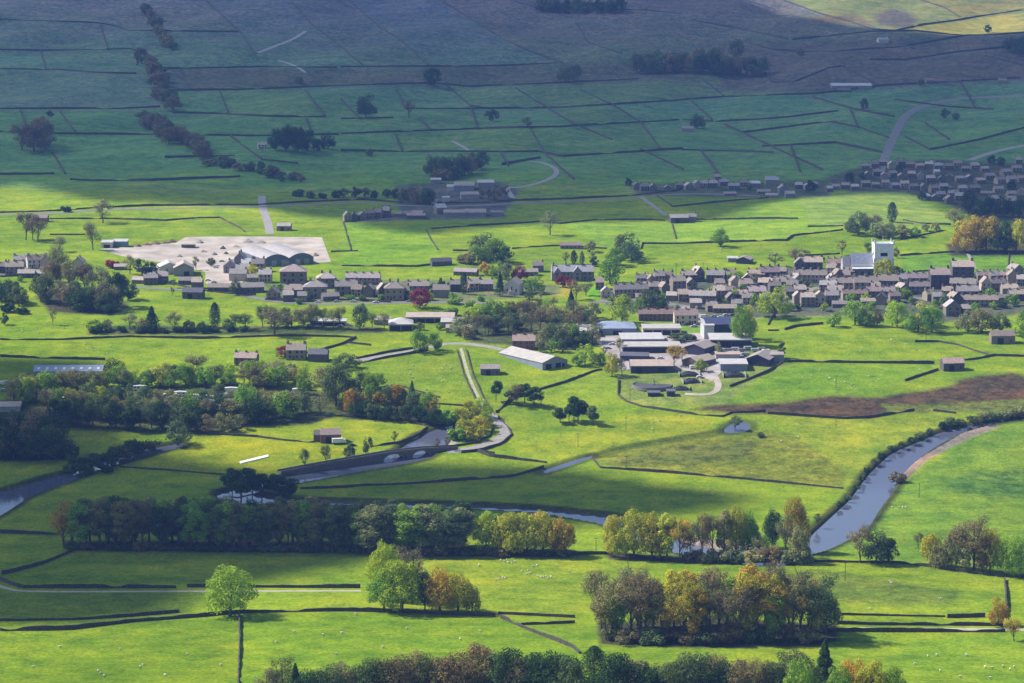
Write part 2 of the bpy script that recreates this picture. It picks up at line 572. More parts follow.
WALLS = [
    ('roadside wall along the edge of the cloud shadow, left half', 1.8, '0,213 60,211 95,208 150,206 256,205 311,202 361,200 416,204 480,203 512,201 572,199 632,196 683,190'),
    ('wall below the roadside wall, beside the pale bare tree', 1.5, '47,219 112,219 165,221 200,218 220,218 240,228 245,232'),
    ('short wall by the bare tree left of the works yard', 1.5, '50,235 85,235'),
    ('curving garden wall below the stone sheds at the works yard', 1.4, '137,282 175,285 190,288'),
    ('wall below the long low houses right of the field barn', 1.6, '205,291 230,294 256,295'),
    ('long wall across the fields below the roadside trees at left', 1.6, '0,340 60,340 130,337 200,339 256,337 286,336 338,337 356,338'),
    ('wall along the dark strip field at the left edge', 1.8, '0,357 60,359 105,360'),
    ('wall under the bright slope above the terrace of houses', 1.7, '342,266 416,267 431,265'),
    ('wall running up from the yard corner to the shaded road', 1.5, '343,222 347,236 351,250'),
    ('short wall at the top corner of the works yard', 1.3, '331,252 358,251'),
    ('thin wall up the slope above the low dark barn', 1.2, '426,230 431,240 438,250'),
    ('broken bit of wall left of the big round trees', 1.6, '453,251 471,251'),
    ('wall along the shade edge between farm hamlet and field', 1.5, '431,229 471,226 512,224 540,222 560,224 595,220 652,220 667,221'),
    ('rubble wall left of the ruined barn', 1.5, '512,249 532,247 557,246 607,249'),
    ('stepped wall across the sunny slope above the village', 1.8, '641,249 642,244 672,244 712,243 768,241 786,241 793,236 845,230'),
    ('wall dropping from the barn with the lit gable', 1.4, '672,224 676,239'),
    ('straight dark wall right of the barn with the lit gable', 1.8, '687,220 768,219 800,219'),
    ('wall beside the shaded lane down to the barn', 1.3, '657,196 672,206'),
    ('wall below the shaded upper village, right of lane', 1.5, '672,207 730,201 768,198'),
    ('short isolated wall left of the trees by the church', 1.6, '808,227 843,226'),
    ('wall from the church tower trees to the copper trees', 1.5, '900,256 955,252'),
    ('wall behind the church garden at its right', 1.4, '913,272 933,271'),
    ('pale curving wall up to the copper trees', 1.4, '900,240 943,231'),
    ('upper wall behind the dark yew, right of church', 1.4, '903,220 923,224 953,225'),
    ('hedge-like wall left of the church transept', 1.7, '805,256 840,254'),
    ('wall at left edge just under the river', 1.8, '0,533 63,535'),
    ('thick wall curving up to the left end of the long wood', 1.7, '80,548 57,558 40,565 13,572 0,575'),
    ('wall along the foot of the long dark wood', 1.6, '83,549 160,550 233,551 341,550'),
    ('long straight wall left of the gateway behind the lone sycamore', 1.9, '0,580 12,585 22,588 178,588'),
    ('straight wall from the gateway to the waterside tree clump', 1.9, '187,587 341,588 366,588'),
    ('short dark wall at the lower left edge', 1.6, '0,621 73,620 110,618 150,615 185,612'),
    ('long winding wall passing under the lone sycamore', 1.9, '0,631 67,630 133,622 200,617 240,613 341,611 408,613 501,617'),
    ('stony wall running straight down from the lone sycamore', 1.7, '239,615 240,640 238,690'),
    ('continuation wall right of the three-tree clump', 1.4, '498,614 540,616 581,618'),
    ('thick dark wall stub left of the brown wood', 1.7, '521,625 579,623'),
    ('pale stony wall slanting down to the brown wood', 1.6, '501,618 528,630 574,648 581,655'),
    ('wall from the long wood to the lime-green clump', 1.6, '558,555 614,554 641,557 682,562'),
    ('wall at foot of the right half of the long wood', 1.5, '420,553 571,555'),
    ('long wall behind the brown wood below the river', 1.7, '682,562 802,562 895,563 929,567 962,572 1002,577 1030,578'),
    ('wall at right edge running up to the round bush', 1.7, '1005,580 1007,617'),
    ('thin low wall across the field right of the brown wood', 0.9, '842,615 949,617'),
    ('dark wall left of the round bush', 1.7, '947,618 989,617'),
    ('upper wall of the walled lane to the round bush', 1.8, '838,624 882,625 1005,626'),
    ('lower wall of the walled lane to the round bush', 1.8, '800,631 882,632 1005,632'),
    ('wall slanting across the rough olive pasture', 1.4, '593,460 601,468 682,474 740,479 845,489'),
    ('short wall above the shaded meadow by the bridge road', 1.8, '478,452 491,457 547,463'),
    ('curved wall through the shaded meadow below the bridge', 1.6, '300,489 341,488 361,486 411,484 512,477 544,468'),
    ('dark wall under the beck, left of the bog', 1.6, '618,380 618,395 627,402 642,407 662,410 697,415 722,417 732,413 768,412 768,414 843,419 868,418 918,410'),
    ('dark wall rising to the farm sheds through the green pasture', 1.7, '539,390 567,382 595,371 602,370'),
    ('wall from the tyre heap up to the end shed', 1.7, '730,387 768,372 784,362'),
    ('short wall in the field left of the round village trees', 1.7, '785,330 795,327 823,324'),
    ('wall stub in shade of the tall farm tree', 1.6, '768,331 779,331'),
    ('wall slanting up to the round lime tree', 1.8, '768,325 778,305'),
    ('straight wall from the end shed to the field barn', 1.9, '788,362 868,363 938,364'),
    ('wall from the field barn towards the right edge', 1.6, '952,361 973,360 993,356 1030,357'),
    ('curved wall round the smooth green mound', 1.3, '915,342 938,342 958,345 978,352 995,357'),
    ('wall running down left from the field barn', 1.7, '905,381 940,369.5'),
    ('low wall above the big river bend at right', 1.1, '933,411 960,414'),
    ('upper wall of the road to the two round trees', 1.6, '356,338 343,344 326,349 306,354'),
    ('short wall left of the two round trees', 1.3, '348,343 373,346'),
    ('upper wall of the lane past the dark bush', 1.4, '356,359 386,353 416,348'),
    ('lower wall of the lane past the dark bush', 1.8, '356,364 386,358 416,353 428,350'),
    ('left wall of the steep pale path', 1.1, '457,350 464,375 474,397 487,416'),
    ('right wall of the steep pale path', 1.1, '466,350 473,375 483,397 495,415'),
    ('inner wall of the road bend by the pool', 1.5, '453,447 476,443 489,437 493,430 487,422'),
    ('outer wall of the road bend by the pool', 1.8, '461,453 481,451 502,444 512,435 507,426 497,417'),
    ('wall rising right from the pale path towards the pines', 1.7, '496,413 512,399 539,390'),
    ('wall of the pasture beside the pool bushes', 1.3, '436,404 478,407'),
    ('short wall right of the road bend', 1.8, '478,452 498,455'),
    ('wall around the oval field with the white truck', 1.2, '232,431 256,422 288,417 318,416 366,417 406,420 428,427 418,435 400,443 370,447'),
    ('wall between the oval field and the yellow hay field', 1.5, '205,434 256,437 288,441 318,443'),
    ('wall at the lower edge of the yellow hay field', 1.0, '120,467 175,471 225,475'),
    ('wall between the pines and the road bend walls', 1.2, '373,388 400,386 440,398'),
    ('wall along the front of the creamery-side houses', 1.5, '265,300 300,302 350,300 395,303'),
    ('wall along the front of the far left cottages', 1.4, '0,277 20,276 45,275'),
    ('wall down the left of the lower village field', 1.2, '1008,268 1009,254'),
]

# ------------------------------------------------------------------ the ground: one sheet to the horizon
def build_ground():
    cx = W / 2
    rows_px = np.concatenate([np.arange(715, 470, -1.5), np.arange(470, -6, -1.0)])
    ymid = PM(np.column_stack([np.full(len(rows_px), cx), rows_px]))[:, 1]
    ymid = np.maximum.accumulate(ymid)
    Y = np.concatenate([[-600, -300, -100, 60, 200, 320, 420, 500, 580, 640, 700], ymid, ymid[-1] + np.cumsum(np.geomspace(25, 420, 26))])
    Y = np.unique(Y)
    t = np.tan(np.radians(np.concatenate([[-75, -65, -55, -45, -37, -30, -25, -21, -18, -16, -14.5, -13.5], np.linspace(-12.9, 12.9, 1080), [13.5, 14.5, 16, 18, 21, 25, 30, 37, 45, 55, 65, 75]])))
    # straight (not fanned) close to the viewer
    fan = np.maximum(Y, 500.0)
    X = fan[:, None] * t[None, :]
    YY = np.broadcast_to(Y[:, None], X.shape)
    x, y = X.ravel(), YY.ravel().copy()
    z = hgt(x, y)
    pr = project(np.stack([x, y, z], -1))
    u, v = pr[:, 0], pr[:, 1]
    front = y > 500
    u = np.where(front, u, -999)

    # ---- colours
    n = len(x)
    col = np.empty((n, 4), np.float32)
    col[:] = (0.145, 0.250, 0.010, 0.12)

    def mixin(mask, c, rough=None):
        col[mask, :3] = c
        if rough is not None:
            col[mask, 3] = rough

    j1 = 6 * np.sin(x / 23 + y / 31) + 4 * np.sin(x / 9 - y / 17) + 3 * np.sin(x / 4.1 + y / 7.3)
    yw = y + j1 * 3
    def blend(w, c, rough):
        w = np.clip(w, 0, 1)[:, None]
        col[:, :3] = col[:, :3] * (1 - w) + np.array(c) * w
        col[:, 3] = col[:, 3] * (1 - w[:, 0]) + rough * w[:, 0]

    blend((yw - 2150) / 250, (0.120, 0.235, 0.075), 0.4)  # distance haze is put into the hill tones, bluer and paler further up
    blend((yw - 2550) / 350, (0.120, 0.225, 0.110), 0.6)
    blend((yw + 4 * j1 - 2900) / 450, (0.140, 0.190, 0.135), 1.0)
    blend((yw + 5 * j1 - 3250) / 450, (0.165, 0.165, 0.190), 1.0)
    jx, jy = j1 * 0.25, 0.20 * (3 * np.sin(x / 13 + 1) + 2 * np.sin(x / 5.3 + y / 9))

    def poly(s, c, rough=0.15, jag=0.0, soft=None):
        q = pts(s)
        a = np.array(q)
        soft = (1.2 + 3.5 * jag) if soft is None else soft
        m = 12 + soft
        sel = np.where((u > a[:, 0].min() - m) & (u < a[:, 0].max() + m) & (v > a[:, 1].min() - m) & (v < a[:, 1].max() + m))[0]
        uu, vv = u[sel] + jag * jx[sel], v[sel] + jag * jy[sel]
        ins = in_poly(uu, vv, q)
        d = edge_dist(uu * 0.4, vv, a * np.array([0.4, 1.0]))
        w = np.clip(0.5 + np.where(ins, d, -d) / soft, 0, 1)[:, None]
        col[sel, :3] = col[sel, :3] * (1 - w) + np.array(c) * w
        col[sel, 3] = col[sel, 3] * (1 - w[:, 0]) + rough * w[:, 0]

    # shaded hillside, lighter and darker pastures
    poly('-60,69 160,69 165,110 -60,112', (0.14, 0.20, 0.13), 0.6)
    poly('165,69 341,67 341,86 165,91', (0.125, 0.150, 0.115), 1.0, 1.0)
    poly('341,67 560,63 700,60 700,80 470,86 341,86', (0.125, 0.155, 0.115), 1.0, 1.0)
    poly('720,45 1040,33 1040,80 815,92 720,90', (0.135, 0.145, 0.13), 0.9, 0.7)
    poly('765,-8 1040,-8 1040,33 960,36 895,31 850,22 820,14', (0.20, 0.215, 0.075), 0.5, 0.6)  # sunlit patch: part of its sunlight is put into the paler grass
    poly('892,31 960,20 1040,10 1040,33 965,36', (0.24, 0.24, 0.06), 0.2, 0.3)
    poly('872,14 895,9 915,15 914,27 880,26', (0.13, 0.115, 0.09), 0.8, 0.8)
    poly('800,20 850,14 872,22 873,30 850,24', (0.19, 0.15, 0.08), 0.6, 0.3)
    # sunny slope above the villages
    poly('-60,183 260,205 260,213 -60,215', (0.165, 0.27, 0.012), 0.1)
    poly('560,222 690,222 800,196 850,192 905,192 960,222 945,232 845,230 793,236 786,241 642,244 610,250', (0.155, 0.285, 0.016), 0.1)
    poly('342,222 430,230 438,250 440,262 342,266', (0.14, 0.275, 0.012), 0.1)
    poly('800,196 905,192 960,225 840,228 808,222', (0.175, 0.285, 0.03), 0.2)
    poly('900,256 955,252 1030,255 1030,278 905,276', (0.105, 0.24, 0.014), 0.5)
    # gardens and village ground
    poly('543,284 572,283 572,297 548,297', (0.26, 0.23, 0.03), 0.2)
    poly('588,288 604,285 606,298 586,300', (0.12, 0.30, 0.01), 0.0)
    poly('600,292 640,283 700,278 760,278 800,264 850,276 905,282 1040,270 1040,312 985,318 940,322 880,314 830,316 800,316 760,318 690,324 640,314 606,306', (0.11, 0.115, 0.075), 0.5, 0.3)
    poly('265,285 340,280 470,280 560,285 560,294 470,302 265,302', (0.15, 0.17, 0.07), 0.4, 0.3)
    poly('-60,262 45,262 48,275 -60,278', (0.18, 0.17, 0.12), 0.2)
    poly('822,178 880,162 940,160 1040,165 1040,220 990,222 950,205 905,192 850,192', (0.09, 0.10, 0.06), 0.8, 0.4)
    poly('628,184 830,180 830,196 760,198 640,195', (0.10, 0.12, 0.06), 0.6, 0.3)
    poly('395,185 500,182 520,190 500,218 345,222 345,214 400,212', (0.12, 0.12, 0.10), 0.6, 0.3)
    poly('630,312 690,322 760,318 745,330 660,334', (0.14, 0.26, 0.02), 0.1)
    # meadows by the rivers
    poly('120,467 165,450 205,438 256,439 318,444 352,449 330,458 290,470 225,476', (0.235, 0.255, 0.012), 0.1, 0.4)
    poly('200,455 300,448 352,449 330,458 290,470 225,476 150,470', (0.20, 0.225, 0.012), 0.05, 0.8)
    poly('232,431 256,422 288,417 318,416 366,417 406,420 428,428 400,443 370,447 320,446 256,437', (0.175, 0.265, 0.010), 0.05)
    poly('356,365 420,354 455,350 464,375 476,398 430,402 373,388', (0.145, 0.25, 0.012), 0.25)
    poly('486,355 545,372 602,372 618,382 618,398 600,425 545,440 512,452 512,430 497,415', (0.150, 0.255, 0.012), 0.2)
    poly('512,452 560,435 640,412 720,420 700,433 622,446 560,462', (0.185, 0.265, 0.012), 0.2, 0.5)
    poly('592,457 672,443 728,434 760,430 840,440 868,450 842,488 740,478 682,474 620,468', (0.160, 0.215, 0.016), 0.8, 0.9)
    poly('600,463 660,448 760,440 750,455 690,466', (0.12, 0.165, 0.02), 1.0, 0.9)
    poly('690,409 720,403 768,404 800,401 830,395 868,397 900,394 950,388 962,380 985,374 1010,373 1040,382 1040,408 985,404 945,408 925,412 905,408 880,404 888,412 870,418 843,418 768,413 735,413', (0.112, 0.070, 0.038), 1.0, 1.2, 4)
    poly('880,404 925,405 1040,398 1040,412 985,412 930,412 900,414', (0.13, 0.17, 0.025), 0.9, 0.7)
    poly('768,415 870,420 930,414 985,414 1040,408 1040,416 960,426 915,440 880,462 866,476 848,488 840,468 800,440', (0.165, 0.25, 0.014), 0.3, 0.4)
    poly('812,552 870,526 905,482 985,430 1040,416 1040,578 940,568 890,562', (0.118, 0.232, 0.016), 0.4)
    poly('945,488 965,474 1040,468 1040,500 990,498', (0.085, 0.19, 0.02), 0.9, 0.6)
    poly('788,364 938,365 905,382 870,392 800,398 735,402 770,374', (0.135, 0.26, 0.012), 0.2)
    poly('605,360 700,352 765,352 790,366 760,378 724,405 640,406 620,398 618,380', (0.155, 0.235, 0.03), 0.4, 0.3)
    # foreground
    poly('-60,632 133,623 240,614 240,700 -60,700', (0.135, 0.245, 0.010), 0.2)
    poly('241,613 408,614 501,618 581,656 581,700 241,700', (0.130, 0.245, 0.010), 0.2)
    poly('420,555 560,556 682,563 600,580 590,612 500,615 366,610 366,590', (0.155, 0.25, 0.012), 0.2)
    poly('682,563 802,563 895,564 1005,580 1006,620 842,615 820,590', (0.150, 0.255, 0.012), 0.3)
    poly('730,575 820,570 960,592 950,606 850,604', (0.125, 0.20, 0.018), 0.7, 0.9)
    poly('810,634 1040,634 1040,700 900,700 830,660', (0.140, 0.255, 0.012), 0.2)
    poly('0,592 205,592 190,612 0,616', (0.125, 0.215, 0.012), 0.2)  # cloud shadow across this field is also put into the grass colour
    # darker ground under the woods
    WOOD_FLOOR = (0.060, 0.058, 0.028)
    poly('64,541 345,541 470,546 572,550 572,557 470,556 345,553 70,550', WOOD_FLOOR, 0.6, 0.4)
    poly('598,622 720,618 835,624 838,640 820,646 700,648 600,644', WOOD_FLOOR, 0.6, 0.4)
    poly('605,552 690,556 800,556 806,565 690,563 608,559', WOOD_FLOOR, 0.6, 0.4)
    poly('30,398 140,386 260,384 330,392 350,412 310,424 240,428 200,436 60,428 -40,424 -40,405', (0.085, 0.10, 0.03), 0.8, 0.5)
    poly('-40,440 40,438 64,446 66,460 -40,462', WOOD_FLOOR, 0.6, 0.4)
    poly('345,408 400,408 440,414 442,424 400,421 345,419', WOOD_FLOOR, 0.6, 0.3)
    poly('456,322 500,314 560,310 600,318 604,340 580,350 540,348 470,342', (0.085, 0.10, 0.035), 0.8, 0.4)
    poly('36,296 60,288 112,290 128,306 112,315 50,312', WOOD_FLOOR, 0.6, 0.4)
    poly('90,326 250,326 380,327 384,333 250,335 88,335', (0.08, 0.10, 0.03), 0.6, 0.3)
    poly('225,490 290,490 292,504 225,503', WOOD_FLOOR, 0.6, 0.3)
    poly('946,244 1040,244 1040,255 950,256', WOOD_FLOOR, 0.6, 0.3)
    # shingle along the right bank
    poly('985,425 962,432 940,445 918,458 902,470 896,484 908,478 925,462 950,448 975,436 1000,427', (0.30, 0.215, 0.17), 0.3, 0.2)
    poly('438,446 446,436 452,428 460,432 458,442 448,449', (0.42, 0.38, 0.26), 0.2, 0.2)
    poly('672,536 700,538 760,546 800,556 770,560 700,552 676,546', (0.33, 0.24, 0.19), 0.2, 0.2)

    # ---- each walled field its own shade of green (fields are what the walls enclose)
    S = 1
    block = np.zeros((H, W), bool)
    allw = [w[2] for w in WALLS] + HILL_LEVEL + HILL_LEVEL_MID + HILL_SLANT + HILL_RIGHT
    for s in allw:
        d = densify(pts(s), 0.5)
        for a in (-1, 0, 1):
            for b in (-1, 0, 1):
                xi = np.clip((d[:, 0] + a).astype(int), 0, W - 1)
                yi = np.clip((d[:, 1] + b).astype(int), 0, H - 1)
                block[yi, xi] = True
    lab = np.full((H, W), -1, int)
    k = 0
    for sy in range(4, H, 9):
        for sx in range(4, W, 9):
            if block[sy, sx] or lab[sy, sx] >= 0:
                continue
            stack = [(sy, sx)]
            lab[sy, sx] = k
            while stack:
                r, c = stack.pop()
                for r2, c2 in ((r + 1, c), (r - 1, c), (r, c + 1), (r, c - 1)):
                    if 0 <= r2 < H and 0 <= c2 < W and lab[r2, c2] < 0 and not block[r2, c2]:
                        lab[r2, c2] = k
                        stack.append((r2, c2))
            k += 1
    tone = np.random.default_rng(5).uniform(-1, 1, (k + 1, 2))
    tone[k] = 0
    on = (u >= 0) & (u < W) & (v >= 0) & (v < H)
    L = np.full(n, k)
    L[on] = lab[v[on].astype(int), u[on].astype(int)]
    L[L < 0] = k
    g_ = (col[:, 1] > 1.3 * col[:, 0]) & (y < 2250)
    col[g_, 0] *= 1.22
    col[g_, 1] *= 0.97
    col[g_, 2] *= 1.5
    mul = 1 + 0.10 * tone[L, 0]
    hue = 1 + 0.10 * tone[L, 1]
    col[:, 0] *= mul * hue
    col[:, 1] *= mul
    col[:, 2] *= mul / hue

    # ---- river beds
    carve = np.zeros(n)
    for q, dep in zip(RIV_W, RIV_DEPTH):
        a0, a1 = q.min(0) - 12, q.max(0) + 12
        sel = np.where((x > a0[0]) & (x < a1[0]) & (y > a0[1]) & (y < a1[1]))[0]
        d = edge_dist(x[sel], y[sel], q)
        ins = in_poly(x[sel], y[sel], q)
        sd = np.where(ins, -d, d)
        s = np.clip((1.6 - sd) / 3.0, 0, 1)
        s = s * s * (3 - 2 * s)
        carve[sel] = np.maximum(carve[sel], dep * s)
        earth_shade = np.clip(1.5 - np.abs(sd - 1.5) / 3.0, 0, 1) * (0.6 if dep < 1.5 else 0.85)  # bank earth, darkened to carry the shade on the bank face
        sh = col[sel, 0] > 0.28
        earth_shade = np.where(sh, 0.15, earth_shade)
        col[sel, :3] = col[sel, :3] * (1 - earth_shade[:, None]) + np.array([0.032, 0.034, 0.018]) * earth_shade[:, None]
        bed = sd < -1
        col[sel[bed], :3] = (0.10, 0.085, 0.06)
    z = z - carve

    ny, nx = X.shape
    idx = np.arange(n).reshape(ny, nx)
    quads = np.stack([idx[:-1, :-1].ravel(), idx[:-1, 1:].ravel(), idx[1:, 1:].ravel(), idx[1:, :-1].ravel()], 1)
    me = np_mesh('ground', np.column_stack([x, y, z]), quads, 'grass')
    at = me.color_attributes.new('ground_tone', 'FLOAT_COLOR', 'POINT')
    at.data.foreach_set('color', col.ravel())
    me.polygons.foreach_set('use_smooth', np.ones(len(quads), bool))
    return struct(link('ground', me))


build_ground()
for q, dep, st in zip(RIV_W, RIV_DEPTH, (7, 7, 7, 5, 4, 0, 4)):
    if not st:
        continue
    grow = q                                       # the sheet ends inside the banks
    struct(drape('river_water', grow, -0.52 * dep, 'water', st))

# ------------------------------------------------------------------ roads, paths, yards
ribbon('road', pts('262,196 262,207 268,222 270,234'), 7, 0.10, 'paleroad')
ribbon('road', pts('-20,215 60,213.5 95,210.5 150,208.5 256,207.5 311,204.5 361,202.5 416,206.5 480,205.5 512,203.5 572,201.5 632,198.5 683,193 760,196'), 6, 0.10, 'asphalt')
ribbon('road', pts('1024,96 990,97 955,99 925,105 905,115 897,130 891,142 884,160 880,172'), 9, 0.14, 'asphalt')
ribbon('road', pts('1040,143 1010,148 990,153 970,160'), 7, 0.14, 'paleroad')
ribbon('road', pts('356,361 386,355.5 416,350.5 434,346 452,343 478,345 500,349 512,352'), 6, 0.10, 'paleroad')
ribbon('path', pts('461,348 468,375 478,397 489,414'), 1.9, 0.08, 'track')
ribbon('road', pts('489,414 501,424 507,432 499,440 481,447 463,450.5 447,451.5'), 7.0, 0.12, 'paleroad')
ribbon('road', pts('590,303 640,298 700,310 770,302 860,300 940,298 1040,296'), 8, 0.10, 'asphalt')
ribbon('road', pts('130,287 180,290 215,290 265,300 300,304 360,304 440,302 500,304'), 6, 0.10, 'asphalt')
ribbon('track', pts('-10,583 8,589 24,592 178,591.5 341,591 366,591'), 3.0, 0.08, 'track')
ribbon('track', pts('528,161 545,163 557,169 556,176 540,183 517,188 505,187 513,198'), 5, 0.12, 'paleroad')
ribbon('track', pts('641,197 655,207 667,216'), 4, 0.12, 'paleroad')
ribbon('track', pts('258,53 275,46 292,40 306,31'), 5, 0.14, 'paleroad')
ribbon('track', pts('278,60 296,66 306,73'), 4, 0.14, 'paleroad')
ribbon('track', pts('452,141 460,145 470,151'), 4, 0.12, 'paleroad')
ribbon('track', pts('685,394 708,395 717,391 719,383 713,374'), 4, 0.10, 'yard')
ribbon('track', pts('790,628.5 882,629 1005,629.4 1030,630'), 4.5, 0.08, 'track')
ribbon('path', pts('968,254 972,262 976,269'), 2.5, 0.08, 'paleroad')


def yard(name, s, mat, step=8, off=0.10):
    return struct(drape(name, PM(densify(pts(s + ' ' + s.split()[0]), 4))[:-1, :2], off, mat, step))


yard('works_yard', '100,249 140,246 175,243 186,237 256,236.5 322,237.5 331,262 300,264 262,266 250,272 242,283 224,285 206,284 205,272 170,264 120,256', 'yard', 10)
yard('farmyard', '594,337 640,334 700,333 728,345 745,352 742,366 700,372 650,368 622,370 604,352', 'farmyard', 8)
yard('farmyard', '690,352 720,350 722,372 712,382 692,372', 'farmyard', 8, 0.16)
yard('pavement', '672,308 690,306 705,318 716,326 690,327 676,318', 'paleroad', 6, 0.16)
# ------------------------------------------------------------------ dry stone walls
def stone_wall(label, height, px, group=None, width=0.65, step=3.0):
    line = PM(densify(px, 2.0))
    keep = [0]
    for i in range(1, len(line)):
        if np.linalg.norm(line[i, :2] - line[keep[-1], :2]) >= step:
            keep.append(i)
    if len(keep) < 2:
        keep = [0, len(line) - 1]
    line = line[keep]
    n = len(line)
    wob = nrg.uniform(-0.15, 0.15, (n, 2))
    line[:, :2] += wob
    ph_ = nrg.uniform(0, 6, 3)
    kk = np.arange(n)
    hh = 0.85 * height * (nrg.uniform(0.85, 1.1, n) + 0.16 * np.sin(kk / 3.1 + ph_[0]) + 0.14 * np.sin(kk / 8.3 + ph_[1]))
    hh = np.where((np.sin(kk / 5.7 + ph_[2]) > 0.985) & (n > 12), 0.4 * hh, hh)
    a, b = strip_outline(line, width * 1.25)
    c, d = strip_outline(line, width * 0.7)
    z = hgt(line[:, 0], line[:, 1])
    o = line[n // 2]
    base = np.array([o[0], o[1], z[n // 2]])
    rings = [np.column_stack([a, z - 0.3]), np.column_stack([c, z + hh]), np.column_stack([d, z + hh]), np.column_stack([b, z - 0.3])]
    v = np.concatenate(rings) - base
    f = []
    for k in range(3):
        for i in range(n - 1):
            f.append((k * n + i, (k + 1) * n + i, (k + 1) * n + i + 1, k * n + i + 1))
    f.append((0, 3 * n, 2 * n, n))
    f.append((n - 1, 2 * n - 1, 3 * n - 1, 4 * n - 1))
    me = bpy.data.meshes.new('dry_stone_wall')
    me.from_pydata([tuple(q) for q in v], [], f)
    me.materials.append(M['drystone'])
    return tag(link('dry_stone_wall', me, loc=base), label, 'wall', group or 'dry stone walls between the fields')


for lab_, h_, s_ in WALLS:
    stone_wall('grey dry stone ' + lab_ if not lab_.startswith(('thick', 'pale', 'stony')) else lab_, h_, pts(s_))
for rows_, place in ((HILL_LEVEL, 'by the wooded ravine'), (HILL_LEVEL_MID, 'above the hillside farm'), (HILL_SLANT, ''), (HILL_RIGHT, '')):
    if place:
        rows_ = sorted(rows_, key=lambda s: np.mean([p[1] for p in pts(s)]))
    else:
        rows_ = sorted(rows_, key=lambda s: pts(s)[0][0])
    for i, s in enumerate(rows_):
        if rows_ is not None and place:
            lab_ = f'level wall on shaded hillside, {"topmost" if i == 0 else nth(i + 1) + " from top"} of those {place}'
        elif 'x' and pts(s)[0][0] > 680:
            lab_ = f'wall on the right part of the shaded far hillside, {nth(i + 1)} by its left end'
        else:
            lab_ = f'wall slanting down the shaded far hillside, {ordinal(i, len(rows_))}'
        stone_wall(lab_, 2.3, pts(s), 'dry stone walls on the far hillside', 1.1, 6.0)


# ------------------------------------------------------------------ trees
def leaf_quads(cent, nrm, size, g):
    n = len(cent)
    r = g.normal(size=(n, 3))
    a = np.cross(nrm, r)
    a /= np.linalg.norm(a, axis=1)[:, None] + 1e-9
    b = np.cross(nrm, a)
    s = (size * g.uniform(0.6, 1.4, n))[:, None]
    e = g.uniform(0.5, 1.0, n)[:, None]
    v = np.stack([cent - a * s, cent - b * s * e, cent + a * s, cent + b * s * e], 1).reshape(-1, 3)
    return v, np.arange(n * 4).reshape(n, 4)


def sphere_dirs(n, g):
    d = g.normal(size=(n, 3))
    return d / np.linalg.norm(d, axis=1)[:, None]


TREES = {}
KINDW = {'round': 1.0, 'tall': 0.5, 'bare': 0.7, 'shrub': 1.5, 'conifer': 0.5, 'yew': 0.55, 'pine': 0.7}   # width for a height of 1


def crown_of(kind, n, size, g, fine=False):
    if kind in ('conifer', 'yew'):
        z = g.uniform(0, 1, n) ** 0.8
        if kind == 'conifer':
            rad = (1 - z) * (0.8 + 0.35 * np.abs(np.sin(z * 22))) * 0.25 + 0.012
            z0, z1 = 0.06, 1.0
        else:
            rad = 0.27 * np.sqrt(np.clip(np.sin(np.clip(z, 0.03, 1) ** 0.75 * math.pi), 0, 1)) + 0.01
            z0, z1 = 0.02, 1.0
        th = g.uniform(0, 2 * math.pi, n)
        rr = rad * g.uniform(0.55, 1.05, n) * (1 + 0.16 * np.sin(3 * th + z * 9))
        c = np.column_stack([rr * np.cos(th), rr * np.sin(th), z0 + (z1 - z0) * z])
        nr = np.column_stack([np.cos(th), np.sin(th), np.full(n, 0.5)]) + 0.6 * g.normal(size=(n, 3))
        nr /= np.linalg.norm(nr, axis=1)[:, None]
        return leaf_quads(c, nr, size, g), None
    cz, rx, rz, nl, lr = {'round': (0.50, 0.40, 0.39, 22, 0.175), 'tall': (0.55, 0.16, 0.40, 20, 0.095), 'shrub': (0.42, 0.62, 0.36, 16, 0.26),
                          'bare': (0.60, 0.26, 0.32, 14, 0.12), 'pine': (0.60, 0.29, 0.32, 13, 0.13)}[kind]
    if fine:
        nl, lr = int(nl * 1.7), lr * 0.82
    d = sphere_dirs(nl, g)
    if fine and kind == 'round':                           # lobes spread evenly over a broad dome
        i_ = np.arange(nl) + 0.5
        ph_ = np.arccos(1 - 2 * i_ / nl)
        d = np.column_stack([np.cos(2.39996 * i_) * np.sin(ph_), np.sin(2.39996 * i_) * np.sin(ph_), np.cos(ph_)]) + 0.16 * d
    rad = g.uniform(0.35, 1.0, nl) ** 0.6
    lobes = d * rad[:, None] * np.array([rx, rx, rz]) + np.array([0, 0, cz])
    if kind == 'round':                                    # wider below the middle, rounder above
        lobes[:, :2] *= (1.12 - 0.35 * np.clip((lobes[:, 2] - cz) / rz, -0.6, 1))[:, None]
    lrad = lr * g.uniform(0.65, 1.25, nl)
    w = lrad ** 2
    k = g.choice(nl, n, p=w / w.sum())
    q = sphere_dirs(n, g)
    r = lrad[k] * (0.55 + 0.52 * g.uniform(0, 1, n) ** 0.5)
    flat = np.array([1, 1, 0.8])
    c = lobes[k] + q * r[:, None] * flat
    c[:, 2] = np.maximum(c[:, 2], 0.02 if kind == 'shrub' else 0.03 + 0.05 * g.random(n))
    nr = q + 0.38 * g.normal(size=(n, 3)) + np.array([0, 0, 0.25])
    nr /= np.linalg.norm(nr, axis=1)[:, None]
    return leaf_quads(c, nr, size, g), lobes


